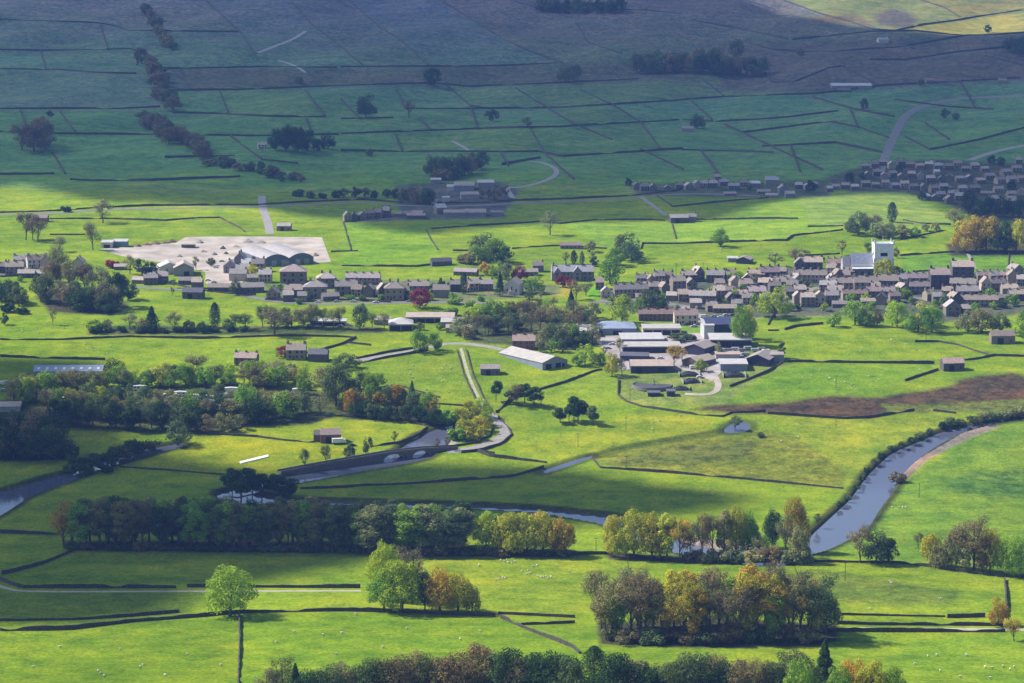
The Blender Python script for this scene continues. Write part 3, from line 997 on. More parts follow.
def trunk_of(kind, lobes, g):
    mb = MB()
    if kind in ('conifer', 'yew'):
        mb.tube([(0, 0, -0.03), (0, 0, 0.4), (0, 0, 0.93)], [0.022, 0.016, 0.003], 5)
        return mb
    top = {'round': 0.60, 'tall': 0.80, 'shrub': 0.35, 'bare': 0.78, 'pine': 0.72}[kind]
    r0 = {'round': 0.030, 'tall': 0.017, 'shrub': 0.035, 'bare': 0.016, 'pine': 0.017}[kind]
    lean = g.normal(size=2) * 0.02
    zs = np.linspace(-0.03, top, 6)
    tp = [(lean[0] * z * 2 + 0.006 * math.sin(z * 9), lean[1] * z * 2, z) for z in zs]
    mb.tube(tp, list(np.linspace(r0 * 1.25, r0 * 0.35, 6)), 6)
    order = g.permutation(len(lobes))[:{'round': 8, 'tall': 7, 'shrub': 4, 'bare': 13, 'pine': 6}[kind]]
    for i in order:
        L = lobes[i]
        zb = min(max(0.12, L[2] - 0.22 - 0.5 * math.hypot(L[0], L[1])), top * 0.9)
        f = (zb + 0.03) / (top + 0.03)
        b = np.array([lean[0] * zb * 2, lean[1] * zb * 2, zb])
        mid = b * 0.45 + L * 0.55 + np.array([0, 0, -0.02])
        mb.tube([b, mid, L], [r0 * 0.5 * (1 - 0.5 * f), r0 * 0.33, r0 * 0.1], 4)
        if kind == 'bare':
            for _ in range(7):
                e = L + sphere_dirs(1, g)[0] * 0.14 * g.uniform(0.5, 1.2) + np.array([0, 0, 0.04])
                s = b * 0.3 + L * 0.7 if g.random() < 0.5 else L
                mb.tube([s, (s + e) / 2 + g.normal(size=3) * 0.012, e], [r0 * 0.22, r0 * 0.14, r0 * 0.05], 3)
    return mb


def make_proto(kind, lod, seed):
    g = np.random.default_rng(seed)
    n, size = {0: (700, 0.055), 1: (2400, 0.028), 2: (8000, 0.0155)}[lod]
    if kind == 'bare':
        n, size = int(n * 0.62), size * 0.55
    if kind == 'tall':
        n, size = int(n * 0.75), size * 0.8
    if kind == 'shrub':
        size *= 1.5
    if kind in ('conifer', 'yew'):
        size *= 0.75
    if kind == 'pine':
        n = int(n * 0.8)
    (v, q), lobes = crown_of(kind, n, size, g, lod == 2)
    crown = np_mesh('crown', v, q, 'leaf')
    trunk = trunk_of(kind, lobes, g).mesh('trunk', 'bark')
    ext = v.max(0) - v.min(0)
    return crown, trunk, max(ext[0], ext[1]) * 0.95, v[:, 2].max()


def proto(kind, lod, variant):
    key = (kind, lod, variant)
    if key not in TREES:
        TREES[key] = make_proto(kind, lod, (hash_kind(kind) * 31 + lod * 7 + variant * 101) % 99991)
    return TREES[key]


def hash_kind(k):
    return sum(ord(c) * (i + 3) for i, c in enumerate(k))


TINT = {  # leaf tone and how it is spoken of
    'G': ((0.110, 0.180, 0.020), 'fresh green'), 'L': ((0.185, 0.24, 0.018), 'lime green'), 'Y': ((0.235, 0.225, 0.022), 'yellow-green'),
    'D': ((0.040, 0.080, 0.026), 'dark green'), 'O': ((0.25, 0.165, 0.022), 'orange-brown'), 'B': ((0.120, 0.098, 0.048), 'brown budding'),
    'P': ((0.140, 0.140, 0.055), 'pale olive'), 'R': ((0.135, 0.022, 0.035), 'copper-red'), 'K': ((0.075, 0.105, 0.038), 'dull green'),
}
KNAME = {'round': ('broadleaf_tree', 'round tree', 'tree'), 'tall': ('woodland_tree', 'slender tree', 'tree'), 'bare': ('budding_tree', 'thin-leaved tree', 'tree'),
         'shrub': ('shrub', 'low shrub', 'shrub'), 'conifer': ('conifer_tree', 'pointed conifer', 'tree'), 'yew': ('yew_tree', 'upright evergreen', 'tree'),
         'pine': ('pine_tree', 'flat pine', 'tree')}
ALIAS = {'r': 'round', 't': 'tall', 'b': 'bare', 's': 'shrub', 'c': 'conifer', 'y': 'yew', 'p': 'pine'}
N_TREES = 0


def tree(x, y, hpx, kind, tint, wpx, label, group, lod=None):
    global N_TREES
    N_TREES += 1
    p = P(x, min(y, 745))
    s = mpp(p)
    h = hpx * s * 1.02
    if lod is None:
        lod = 2 if hpx > 40 else (1 if hpx > 15 else 0)
    crown, trunk, pw, ph = proto(kind, lod, rng.randrange(3 if lod else 4))
    w = (wpx * s) / pw if wpx else h / ph * rng.uniform(0.9, 1.12)
    nm, _, cat = KNAME[kind]
    if kind == 'round':
        nm = next((v for k_, v in (('village', 'garden_tree'), ('hill', 'hillside_tree'), ('church', 'garden_tree'), ('yard', 'garden_tree'), ('chapel', 'garden_tree'), ('house', 'garden_tree'), ('school', 'garden_tree'), ('caravan', 'park_tree'), ('wood', 'wood_edge_tree'), ('river', 'riverside_tree'), ('bottom', 'riverside_tree')) if k_ in (group or '')), nm)
    t = empty(nm, p, rng.uniform(0, 6.28), (w, w, h / ph))
    c = TINT[tint][0]
    k = rng.uniform(0.8, 1.2)
    kr = rng.uniform(0.9, 1.1)
    k *= {'D': 1.35, 'K': 1.8}.get(tint, 2.1)
    link('crown', crown, t, color=(c[0] * k * kr, c[1] * k, c[2] * k / kr))
    link('trunk', trunk, t)
    tag(t, label, cat, group)
    return t


def trees(place, group, spec, extra=()):
    """spec: 'x,y,height,kind+tint[,width]' items, in picture points of the trunk's foot."""
    rows = []
    for w in spec.split():
        a = w.split(',')
        rows.append((float(a[0]), float(a[1]), float(a[2]), ALIAS[a[3][0]], a[3][1], float(a[4]) if len(a) > 4 else None))
    rows += list(extra)
    rows.sort(key=lambda r: r[0])
    for i, (x, y, h, kind, tint, w) in enumerate(rows):
        col, kn = TINT[tint][1], KNAME[kind][1]
        if kind in ('bare',) and tint in 'BP':
            kn = 'bare tree'
        where = f', {ordinal(i, len(rows))} {place}' if len(rows) > 1 else f' {place}'
        tree(x, y, h, kind, tint, w, f'{col} {kn}{where}', group)


def strip(line, n, h, kinds, jx=3, jy=1.5, jh=0.18, wf=None):
    """n trees along a line of picture points, mixed from kinds such as 'tD tD bB'."""
    d = densify(pts(line), 0.5)
    kk = kinds.split()
    out = []
    for i in range(n):
        p = d[min(len(d) - 1, int((i + 0.5) / n * len(d)))]
        k = kk[rng.randrange(len(kk))]
        hh = h * rng.uniform(1 - jh, 1 + jh)
        out.append((p[0] + rng.uniform(-jx, jx), p[1] + rng.uniform(-jy, jy), hh, ALIAS[k[0]], k[1], None if wf is None else hh * wf * rng.uniform(0.85, 1.15)))
    return out


# foreground
tree(230, 616, 53, 'round', 'L', 57, 'big lone lime-green sycamore on the wall of the foreground field', None, 2)
trees('in the clump behind the foreground wall', 'clump of trees by the foreground wall',
      '383,600,62,rL,36 412,604,60,bB,30 402,612,54,rL,52 384,611,42,rG,36 440,612,46,rO,40 458,612,42,rY,40 472,612,30,rY,22 425,612,42,tK')
trees('in the brown wood by the lane', 'trees of the brown wood in the foreground',
      '601,634,64,bB,40 612,640,60,bP 826,634,48,rK,34 815,638,52,tY,26 606,640,40,bB',
      strip('618,628 720,626 812,628', 15, 56, 'tO bO tY bP bB tG bO', 5, 2, 0.2) + strip('612,640 700,642 815,640', 19, 58, 'tO tY bB bP bO bY bB tG bK', 5, 2, 0.22))
trees('under the brown wood', 'shrubs under the brown wood', '', strip('600,641 700,644 820,642', 11, 13, 'sB sK sP', 6, 2.5, 0.35))
trees('in the lime-green clump by the river', 'lime-green clump by the far bank',
      '615,557,44,rY,28 634,558,51,rY,36 652,559,49,rY,34 667,561,48,tY 680,562,44,bO,26 690,562,38,bB,22 626,558,38,rL,24 660,560,40,tO')
trees('in the mixed row by the big river', 'mixed row of trees by the river',
      '702,560,46,bB,26 712,558,44,bP,24 724,558,50,tP 736,557,54,rY,28 748,556,47,rG,30 772,549,42,rD,24 796,552,58,rO,30 786,558,44,bP,24 800,563,38,rP,26 760,560,24,bP,20')
trees('in the brushwood by the river shingle', 'shrubs by the river shingle', '690,561,12,sB 706,562,13,sP 722,562,12,sP 752,563,12,sP 772,562,17,sB 786,563,14,sP 802,563,18,sP 738,563,12,sK')
tree(860, 563, 40, 'bare', 'B', 30, 'leafless grey tree standing beside the dark tree under the big river', None, 1)
trees('behind the leafless grey tree near the big river', 'dark trees under the big river', '876,563,37,rK,30 888,564,28,rD,24')
trees('in the loose group at right edge', 'loose group of trees at right below the river',
      '930,565,32,rY,26 918,548,16,bB 944,568,34,rP,24 956,569,46,rP,32 974,571,56,bB,46 990,573,46,rY,32 1006,575,42,rL,30 1020,578,42,rG,34 965,572,34,tP 982,574,36,tB 940,567,22,sP,26')
tree(998, 626, 30, 'round', 'O', 24, 'round orange-olive bush by the lane wall', None, 1)
tree(1014, 641, 24, 'bare', 'O', 20, 'pinkish bare shrub at the right end of the walled lane', None, 1)
trees('in the dark row at the bottom edge', 'dark trees along the bottom edge',
      '283,706,50,bK,36 296,716,54,cD,30 594,692,47,yD,34 824,700,62,cD,38 270,712,44,bB,34',
      strip('305,716 400,708 470,700 580,708', 17, 54, 'rB rK bB rK rB rD', 5, 3, 0.1, 0.95) + strip('612,712 700,706 810,708', 13, 53, 'rK rB rD bB rK', 5, 3, 0.1, 0.95)
      + [(850, 712, 56, 'round', 'O', 44), (872, 714, 56, 'round', 'Y', 40), (892, 716, 52, 'round', 'G', 34), (838, 716, 52, 'round', 'G', 34), (800, 716, 60, 'round', 'G', 40)])
# long wood
trees('in the long dark wood, left half', 'trees of the long wood', '64,547,44,bO,32 72,547,46,bO,34',
      strip('76,548 200,549 345,551', 30, 47, 'tD tK tK tP tG bB', 4, 2, 0.1, 0.6) + strip('84,543 200,543 345,546', 18, 46, 'tD tK tG tB tP', 4, 2, 0.1, 0.65))
trees('under the long dark wood', 'brambles under the long wood', '', strip('70,549 200,550 345,552', 22, 7, 'sB sK sD', 4, 1, 0.3, 2.2) + strip('352,553 460,555 566,556', 16, 7, 'sK sB', 4, 1, 0.3, 2.2))
trees('in the long wood, right half', 'trees of the long wood', '', strip('352,552 420,553 466,554', 13, 48, 'rK tK rG tP tG', 4, 2, 0.08, 0.75) + strip('356,547 466,548', 7, 46, 'tK tD bB', 4, 2, 0.1, 0.6)
      + [(486, 553, 42, 'round', 'L', 34), (501, 554, 40, 'round', 'Y', 28), (512, 555, 45, 'round', 'Y', 32), (527, 555, 44, 'round', 'Y', 34), (543, 555, 46, 'round', 'Y', 36), (558, 556, 40, 'round', 'O', 30), (566, 556, 34, 'round', 'O', 22), (494, 549, 40, 'tall', 'G', None), (535, 550, 40, 'tall', 'O', None)])
trees('in the pines by the bridge approach', 'pines by the bridge approach', '232,499,32,pD,24 241,502,34,pD,26 252,500,30,pD,24 262,501,28,pD,22 274,500,27,pD,24 286,503,26,pD,24 247,492,24,pK,20')
# left woods
trees('in the dark clump at left edge', 'dark clump at the left edge', '', strip('-4,444 30,440 56,446', 6, 30, 'rK rB rD', 3, 2, 0.12) + strip('-4,457 30,456 62,458', 9, 32, 'rD rB rK rD', 3, 2, 0.15) + [(75, 457, 13, 'round', 'D', 13)])
trees('along the left reach of river', 'shrubs along the left reach', '78,470,14,sD 92,466,14,sK 100,468,16,sD 86,474,12,sD 112,462,15,sD 122,458,14,sB 132,455,16,sD 142,452,13,sK 153,450,11,sK 68,472,8,sK 106,472,10,sD')
tree(178, 445, 25, 'round', 'K', 27, 'round dull-green tree at the river where the dark wood ends', None, 1)
trees('in the caravan park wood, front row', 'trees around the caravan park', '247,419,38,rG,26 206,432,18,rB 222,432,20,rP,18 236,430,16,rP',
      strip('48,424 100,428 150,430 200,432', 17, 26, 'rD rK rD bK tD', 4, 2, 0.15, 0.8))
trees('in the caravan park wood, middle rows', 'trees around the caravan park', '115,381,24,rD,25 304,396,32,rG,18 336,406,44,rK,34 325,400,34,bB,28 352,404,26,rD,22',
      strip('8,404 80,408 150,410 210,410', 14, 24, 'rY rP rK bP rG rP', 4, 3, 0.15, 0.9) + strip('60,416 150,420 240,424 300,416', 19, 25, 'rK bP rG bB rD', 4, 2, 0.15, 1.1) + strip('215,404 270,412 330,414', 8, 22, 'bB bP rK rP', 4, 2, 0.15, 0.9))
trees('in the caravan park wood, back row', 'trees around the caravan park', '198,374,20,bP,30 175,378,14,rD 28,398,22,rY,26',
      strip('20,394 80,390 140,386', 13, 20, 'rP rY rG', 4, 2, 0.15, 1.1) + strip('140,388 200,384 260,386 300,382', 20, 19, 'rP rL bP rY rG', 4, 3, 0.2, 1.1) + strip('225,374 270,376 300,374', 5, 16, 'rL rP rY', 4, 2, 0.15))
tree(285, 357, 12, 'round', 'R', 24, 'low copper-red tree beside the pale-roofed house above the wood', None, 1)
trees('beside the lane to the two round trees', 'bushes beside the lane', '345,368,16,rK,28 360,389,18,rK,18 369,390,19,rG,20 378,389,17,rG,18 392,392,8,sP 412,396,16,cK')
trees('in the bushes above the oval field', 'bushes by the oval field', '', strip('348,412 400,412 436,418', 13, 24, 'rO rP rK rG bO', 2, 2, 0.15, 0.8) + strip('350,418 400,420 440,426', 10, 16, 'rD rK rD', 2, 1.5, 0.15, 1.0))
trees('in the willow scrub by the pool', 'willow scrub by the pool', '448,424,14,sG 460,424,18,rY,20 470,420,20,rY,22 480,418,22,rL,22 466,436,18,rY,24 480,432,18,rY,22 456,440,13,sG,18 474,440,14,sY,20 486,426,16,rL,16')
trees('among saplings on the bridge approach', 'saplings by the bridge approach', '305,470,22,bK,12 326,466,22,bK,12 368,454,18,rK,11 350,458,14,rK,14 395,444,13,bK,7 437,450,12,bB,7 447,450,14,bB,7')
trees('in the clump by the pale path', 'clump right of the pale path', '496,402,22,pD,14 510,404,14,pK,12 516,406,22,bB,20 525,405,22,pD,18 534,406,20,pD,18 518,402,18,bB 541,405,14,bK')
trees('in the little pine group in the big pasture', 'pines in the big pasture', '560,423,16,pD,16 574,423,27,pD,16 578,422,24,pD,18 569,421,18,pD,14 593,425,20,pK,15')
# round trees, middle
trees('of the pair at the lane end', 'pair of round trees at the lane end', '420,353,24,rG,23 435,351,20,rG,18')
tree(420, 308, 20, 'round', 'R', 28, 'big round copper beech in front of the terrace', None, 1)
trees('in the roadside row below west village', 'roadside trees below the west village', '96,332,13,rG,24 108,330,12,rP,14 130,329,16,bP,18 143,331,13,rP 152,331,25,cD,22 175,331,20,bP,20 190,331,12,rK 202,331,10,rK 215,328,26,yD,13 228,330,12,rK 246,330,17,bK,20 236,329,16,bP 53,325,18,bP,9 5,325,13,rK,9 275,336,28,bB,38',
      strip('258,328 300,328 345,328', 11, 22, 'bP bP bK rP', 3, 1.5, 0.15) + [(360, 329, 26, 'round', 'K', 20), (372, 328, 16, 'bare', 'P', None), (384, 330, 18, 'bare', 'P', None)] + strip('90,332 170,333 250,332', 12, 7, 'sD sK', 3, 0.7, 0.2))
trees('in the wood below the far cottages', 'mixed wood below the cottages', '60,288,42,bP,24 56,282,34,cK,14 88,274,12,rP 118,307,36,rD,28 128,300,22,rD,20',
      strip('38,300 50,304 110,312', 8, 28, 'rD bB rK', 4, 2, 0.15, 0.9) + strip('50,290 80,292 112,296', 9, 28, 'bB bP bB', 4, 2, 0.12) + strip('60,308 90,312 112,312', 5, 20, 'bB rD bB', 4, 1, 0.12))
trees('in the dark clump beyond the road', 'dark clump at left beyond the road', '', strip('-4,302 8,300 20,306', 6, 20, 'rD rK', 3, 2, 0.2, 1.0) + [(22, 314, 7, 'shrub', 'D', None), (8, 312, 9, 'shrub', 'D', None)])
trees('among bare trees left of the works', 'bare trees left of the works yard', '26,240,28,bB,22 38,242,28,bB,24 33,240,24,bP,16 103,223,25,bP,24 93,250,28,bP,18 60,252,16,bP,16 66,212,6,sD')
trees('around the works yard sheds', 'trees around the works yard', '130,274,19,bP,18 142,275,17,rD,16 152,274,13,rD 212,266,9,rK,11 252,278,15,rY,15 236,295,18,rK,12 112,268,8,sR 174,288,9,bP 172,296,9,bP 196,270,14,bP,8')
trees('in the crowns above the white chapel', 'round trees above the white chapel', '483,258,26,rK,34 494,262,24,rG,28 503,263,18,rD,22 478,262,18,rG,20 470,264,12,sP 462,263,9,sP 486,275,14,rO,14 497,278,18,rG,16 506,280,18,rP,18 519,281,17,rR,17')
trees('of the evergreens by the chapel', 'garden evergreens near the white chapel', '500,296,24,cD,13 464,294,22,yD,9 441,291,14,rD,9 432,293,10,rD,9 446,294,9,rD,8')
trees('in gardens by the gothic house', 'garden trees by the gothic house', '535,293,18,rG,22 563,287,13,rR,14 571,290,11,bR,12 574,264,14,yD,8 582,264,13,yK,6 592,264,12,bP,8 566,264,12,bP,8 594,266,10,rD,10 590,252,12,rP,14 586,296,13,bP,14 576,300,20,bB,18')
trees('of the big crowns by the gothic house', 'round trees beside the gothic house', '625,258,27,rK,30 632,262,24,rK,26 610,284,26,rG,30 616,266,20,rG,24')
tree(571, 312, 22, 'conifer', 'D', 15, 'dark pyramid-shaped conifer below the gothic house garden', None, 1)
trees('in the grey-green wood mid-valley', 'grey-green wood in the middle', '530,300,12,rK 541,301,14,bP',
      strip('466,322 500,318 560,312', 10, 14, 'rP bP bB rK rG', 4, 3, 0.15) + strip('470,338 520,332 596,330', 15, 21, 'bP bB rK bP rP', 4, 3, 0.15) + strip('540,346 570,344 600,342', 8, 20, 'rK bP rG rP', 4, 3, 0.15) + strip('455,326 470,340', 3, 16, 'bP rP', 3, 2) + strip('504,318 560,322 600,320', 8, 20, 'bB bP rP', 4, 2))
trees('by the flat-roofed school', 'trees by the flat-roofed school', '474,322,18,rL,18 492,318,20,rG,26 486,322,18,rG,20 507,316,16,rP,20 420,330,8,rP,9 440,330,8,rG,10 452,316,9,sG 470,308,8,sG')
tree(622, 323, 30, 'round', 'L', 28, 'large bright lime tree between the grey wood and flats', None, 1)
trees('behind the brown flats', 'trees behind the flats', '646,306,18,rK,20 656,308,16,rD,16 640,312,16,rG,14 664,310,12,rD')
trees('around the farm yard sheds', 'trees around the farm yard', '585,365,22,rL,20 578,366,13,rG 594,364,12,rL 601,364,12,rG,10 612,376,26,rY,17 622,376,19,bB,10 604,356,10,bP 620,352,14,bP 678,341,9,rK,24 701,372,14,rL,15 674,366,22,bO,16 682,362,14,bO,12 719,356,15,rP,9 782,358,16,tK,9 690,340,7,sK 540,352,14,rP,10 552,352,14,rG,12 562,352,14,rK,12 530,362,6,sG 549,362,8,sG')
trees('of the pair by the navy shed', 'tall trees by the navy shed', '742,346,42,rG,26 747,340,36,rY,24')
tree(775, 318, 31, 'round', 'L', 36, 'large round lime-green tree at the village edge by the slanting wall', None, 1)
tree(720, 247, 20, 'round', 'G', 21, 'single round tree on the sunny slope above the village', None, 1)
tree(735, 283, 12, 'round', 'G', 24, 'pale green tree at the back of the village below the slope sheds', None, 1)
tree(753, 282, 9, 'bare', 'P', 14, 'wispy olive tree right of the back-of-village pale green tree', None, 1)
trees('in the row fronting the right village', 'trees in front of the right village', '834,327,15,rG,18 855,325,26,rG,28 867,326,22,rG,20 877,326,18,rB,14 897,327,27,rL,26 918,332,26,rG,28 932,332,27,rG,28 925,326,24,rY,28 968,332,22,rP,26 982,333,25,rP,30 1000,332,20,rK,22 1020,336,18,rL,20 1024,322,14,rG,18 908,300,8,rD')
trees('around the church', 'trees around the church', '883,283,25,rY,26 896,279,14,rD,16 902,278,10,rD 842,255,15,bP,11 796,266,18,bB,22 805,264,14,bB,14 775,266,13,bP,18 822,262,7,rD,6 896,258,12,rP,8 868,258,16,bK,10')
trees('in the group behind the church', 'trees behind the church', '858,235,24,rK,24 866,232,20,bP,22 873,234,20,bB,20 880,238,14,rP,20 892,222,20,yD,12 902,237,13,rP,20 915,237,11,rG,14 888,238,16,rP,18 926,231,8,rP 936,230,8,rP 850,232,14,rP,14')
trees('in the copper-leaved clump above the village', 'copper-leaved clump above the village', '955,226,18,rP,20 964,252,30,rO,28 976,251,34,rO,28 986,251,36,rO,28 998,252,30,rK,22 1006,252,32,rD,18 1016,252,34,rY,26 970,240,26,rO,22 1030,250,30,rY,24 992,240,24,rP,20 960,232,12,rY,16')
# far hillside, in the cloud's shade
trees('in the hillside clump at far left', 'hillside clump at far left', '22,150,28,bB,26 34,152,32,rB,30 46,150,30,rB,26 40,144,28,rB,26 50,117,7,rD,9')
trees('in the hillside ravine wood', 'ravine trees on the shaded hillside', '', strip('143,12 158,30 172,50', 12, 11, 'rB rK', 4, 4, .2, 1.3) + strip('146,66 158,84 168,110', 16, 14, 'rB rK rB', 6, 4, 0.2, 1.2) + strip('142,124 158,134 178,144', 12, 15, 'rB rB rK', 5, 3, 0.2, 1.2) + strip('180,140 195,152 206,160', 9, 16, 'rB rB', 5, 3, 0.2, 1.2) + strip('206,164 250,170 300,184', 20, 9, 'rK rB rK', 5, 3, 0.25, 1.5))
trees('sheltering the white hillside house', 'shelter wood by the hillside house', '276,150,22,rD,20 286,151,26,rD,22 298,152,25,rD,22 308,151,22,rD,20 328,149,17,rD,17 318,151,12,rD 292,146,22,rD,20')
trees('of trees dotting the shaded hillside', 'scattered trees on the shaded hillside', '366,118,25,rD,25 409,118,19,bB,14 433,86,19,rD,23 491,121,13,rK,15 527,128,11,bK,12 565,82,18,rK,20 574,80,16,rK,18 697,129,16,rD,16 864,110,12,rD,9 810,193,13,rD,13 300,84,8,rK 1010,52,16,rD 1020,56,20,rD 988,33,9,rD,9 800,56,8,rK 920,86,8,rK 945,118,10,rK 955,120,8,rK 370,156,8,rK 750,190,6,rK 628,186,8,rD,8 716,178,6,rK')
trees('in the high hillside wood', 'high wood on the shaded hillside', '', strip('632,74 690,74 766,76', 20, 20, 'rK rK rB rD', 4, 2, 0.15, 0.95) + strip('640,68 700,66 740,60', 9, 18, 'rK rB', 4, 2, 0.15, 1.0))
trees('in the topmost wood at the frame top', 'topmost hillside wood', '', strip('538,12 580,13 622,13', 14, 14, 'rD rK', 3, 1.5, 0.15, 1.0))
trees('in the hillside farm copse', 'copse above the hillside farm', '', strip('428,176 455,178 484,168', 10, 20, 'rB rK rK', 3, 2, 0.12, 0.95) + strip('430,180 460,178', 4, 14, 'rB rK', 3, 2))
trees('beside the hillside farm road', 'roadside trees by the hillside farm', '', strip('342,198 380,198 406,200', 7, 10, 'rD rK', 3, 1) + strip('404,203 418,204 432,204', 5, 17, 'rB rK', 2, 1, 0.15, 1.0) + strip('480,200 495,199 508,198', 5, 13, 'bB rB', 2, 1, 0.15) + strip('290,197 320,198 340,197', 4, 7, 'sD sK', 3, 1))
trees('of the pair at the shade edge', 'pair of trees at the shade edge', '550,235,24,bP,20 549,220,10,rG,12')
trees('in the hill village gardens', 'trees in the shaded hill village', '968,214,24,rD,18 980,218,20,rD,18 990,216,20,rD,18 1004,217,22,rD,22 1018,218,20,rD,18 850,182,10,rD 862,180,8,rD 900,172,9,rD 1000,166,10,rD 992,164,9,rD 922,200,9,rD 1012,190,10,rD 945,194,8,rD')
trees('along the big river bank', 'bank shrubs of the big river', '1016,417,9,sP 1006,418,9,sP 996,420,8,sK 984,421,9,sP 972,423,8,sK 960,426,8,sK 950,426,9,sK 942,428,7,sD 930,434,6,sK 920,438,6,sK 912,443,6,sD 901,447,6,sK 892,450,5,sK 882,458,6,sD 874,464,5,sK 867,472,5,sD 862,480,5,sK 855,490,5,sD 847,500,5,sK 840,506,5,sD 817,526,13,bK,9 898,482,10,sB 1022,416,10,sP 735,430,14,bK,16 760,437,5,sK')
trees('in the village gardens', 'garden trees in the village', '272,296,11,rG,8 300,304,6,sK 350,300,6,sG 381,300,6,sG 455,304,7,sG 480,301,6,sG 405,298,5,sK 650,293,6,sD 727,306,6,sK 770,312,7,sG 798,310,7,rD 612,304,9,rG 618,297,11,rG 656,299,12,rK 699,301,12,rG 712,296,10,rL 733,301,13,rG 743,294,10,rK 756,306,13,rG 786,296,12,rG 804,289,11,rK 817,301,12,rG 850,304,12,rG 866,302,10,rL 905,299,12,rG 933,301,11,rG 945,306,13,rK 990,300,12,rG 1014,306,13,rG 306,299,9,rG 336,299,9,rK 412,300,10,rG 662,300,8,rG 676,312,8,rK 690,296,7,rL 709,293,7,rG 722,302,7,rG 751,293,8,rL 762,296,7,rG 780,300,8,rK 790,311,9,rG 812,291,7,rG 824,311,9,rL 843,297,8,rG 852,309,8,rL 862,296,7,rK 872,310,9,rG 890,310,9,rK 898,294,8,rG 912,304,8,rG 927,297,7,rL 936,308,9,rG 956,297,7,rK 974,312,10,rG 993,309,8,rL 1008,303,8,rG 328,300,7,rG 362,301,7,rK 309,290,7,rG 340,286,7,rK 386,292,7,rG 402,294,8,rG 430,300,8,rL 452,300,8,rG 280,290,7,rG 20,282,7,rG 55,276,8,rG 945,300,8,rD 1002,308,9,rD 82,266,7,rD')
# ------------------------------------------------------------------ houses
STONE = {'g': ((0.24, 0.20, 0.155), 'grey stone'), 'd': ((0.135, 0.125, 0.125), 'dark stone'), 'b': ((0.27, 0.215, 0.165), 'buff stone'), 'w': ((0.66, 0.64, 0.60), 'white-walled'),
         'c': ((0.45, 0.37, 0.30), 'cream-walled'), 'r': ((0.20, 0.115, 0.085), 'brown brick')}
ROOF = {'s': ((0.33, 0.275, 0.24), 'pale slate roof'), 'g': ((0.21, 0.19, 0.18), 'grey slate roof'), 'd': ((0.11, 0.105, 0.12), 'dark slate roof'), 'r': ((0.33, 0.245, 0.225), 'pinkish roof'),
        'w': ((0.45, 0.43, 0.42), 'whitish roof'), 'b': ((0.26, 0.30, 0.40), 'blue-grey roof'), 'n': ((0.05, 0.06, 0.13), 'navy roof'), 't': ((0.42, 0.33, 0.27), 'tan roof'), 'y': ((0.42, 0.385, 0.345), 'cream roof')}


def gable_wall(w, d, e, r):
    return MB().prism_x([(-d / 2, -1.2), (d / 2, -1.2), (d / 2, e), (0, e + r), (-d / 2, e)], -w / 2, w / 2)


def gable_roof(w, d, e, r, over=0.35, th=0.22, gab=0.2):
    s = r / (d / 2)
    y = d / 2 + over
    zb = e - over * s
    g = 0.03
    return MB().prism_x([(-y, zb + g), (0, e + r + g), (y, zb + g), (y, zb + th), (0, e + r + th + 0.05), (-y, zb + th)], -w / 2 - gab, w / 2 + gab)


def hip_roof(w, d, e, r, over=0.4):
    x, y, k = w / 2 + over, d / 2 + over, min(d / 2, w / 2 - 0.4)
    v = [(-x, -y, e), (x, -y, e), (x, y, e), (-x, y, e), (-x, -y, e + .18), (x, -y, e + .18), (x, y, e + .18), (-x, y, e + .18), (-w / 2 + k, 0, e + r + .18), (w / 2 - k, 0, e + r + .18)]
    return MB().add(v, [(0, 3, 2, 1), (0, 1, 5, 4), (1, 2, 6, 5), (2, 3, 7, 6), (3, 0, 4, 7), (4, 5, 9, 8), (5, 6, 9), (6, 7, 8, 9), (7, 4, 8)])


HP = {}


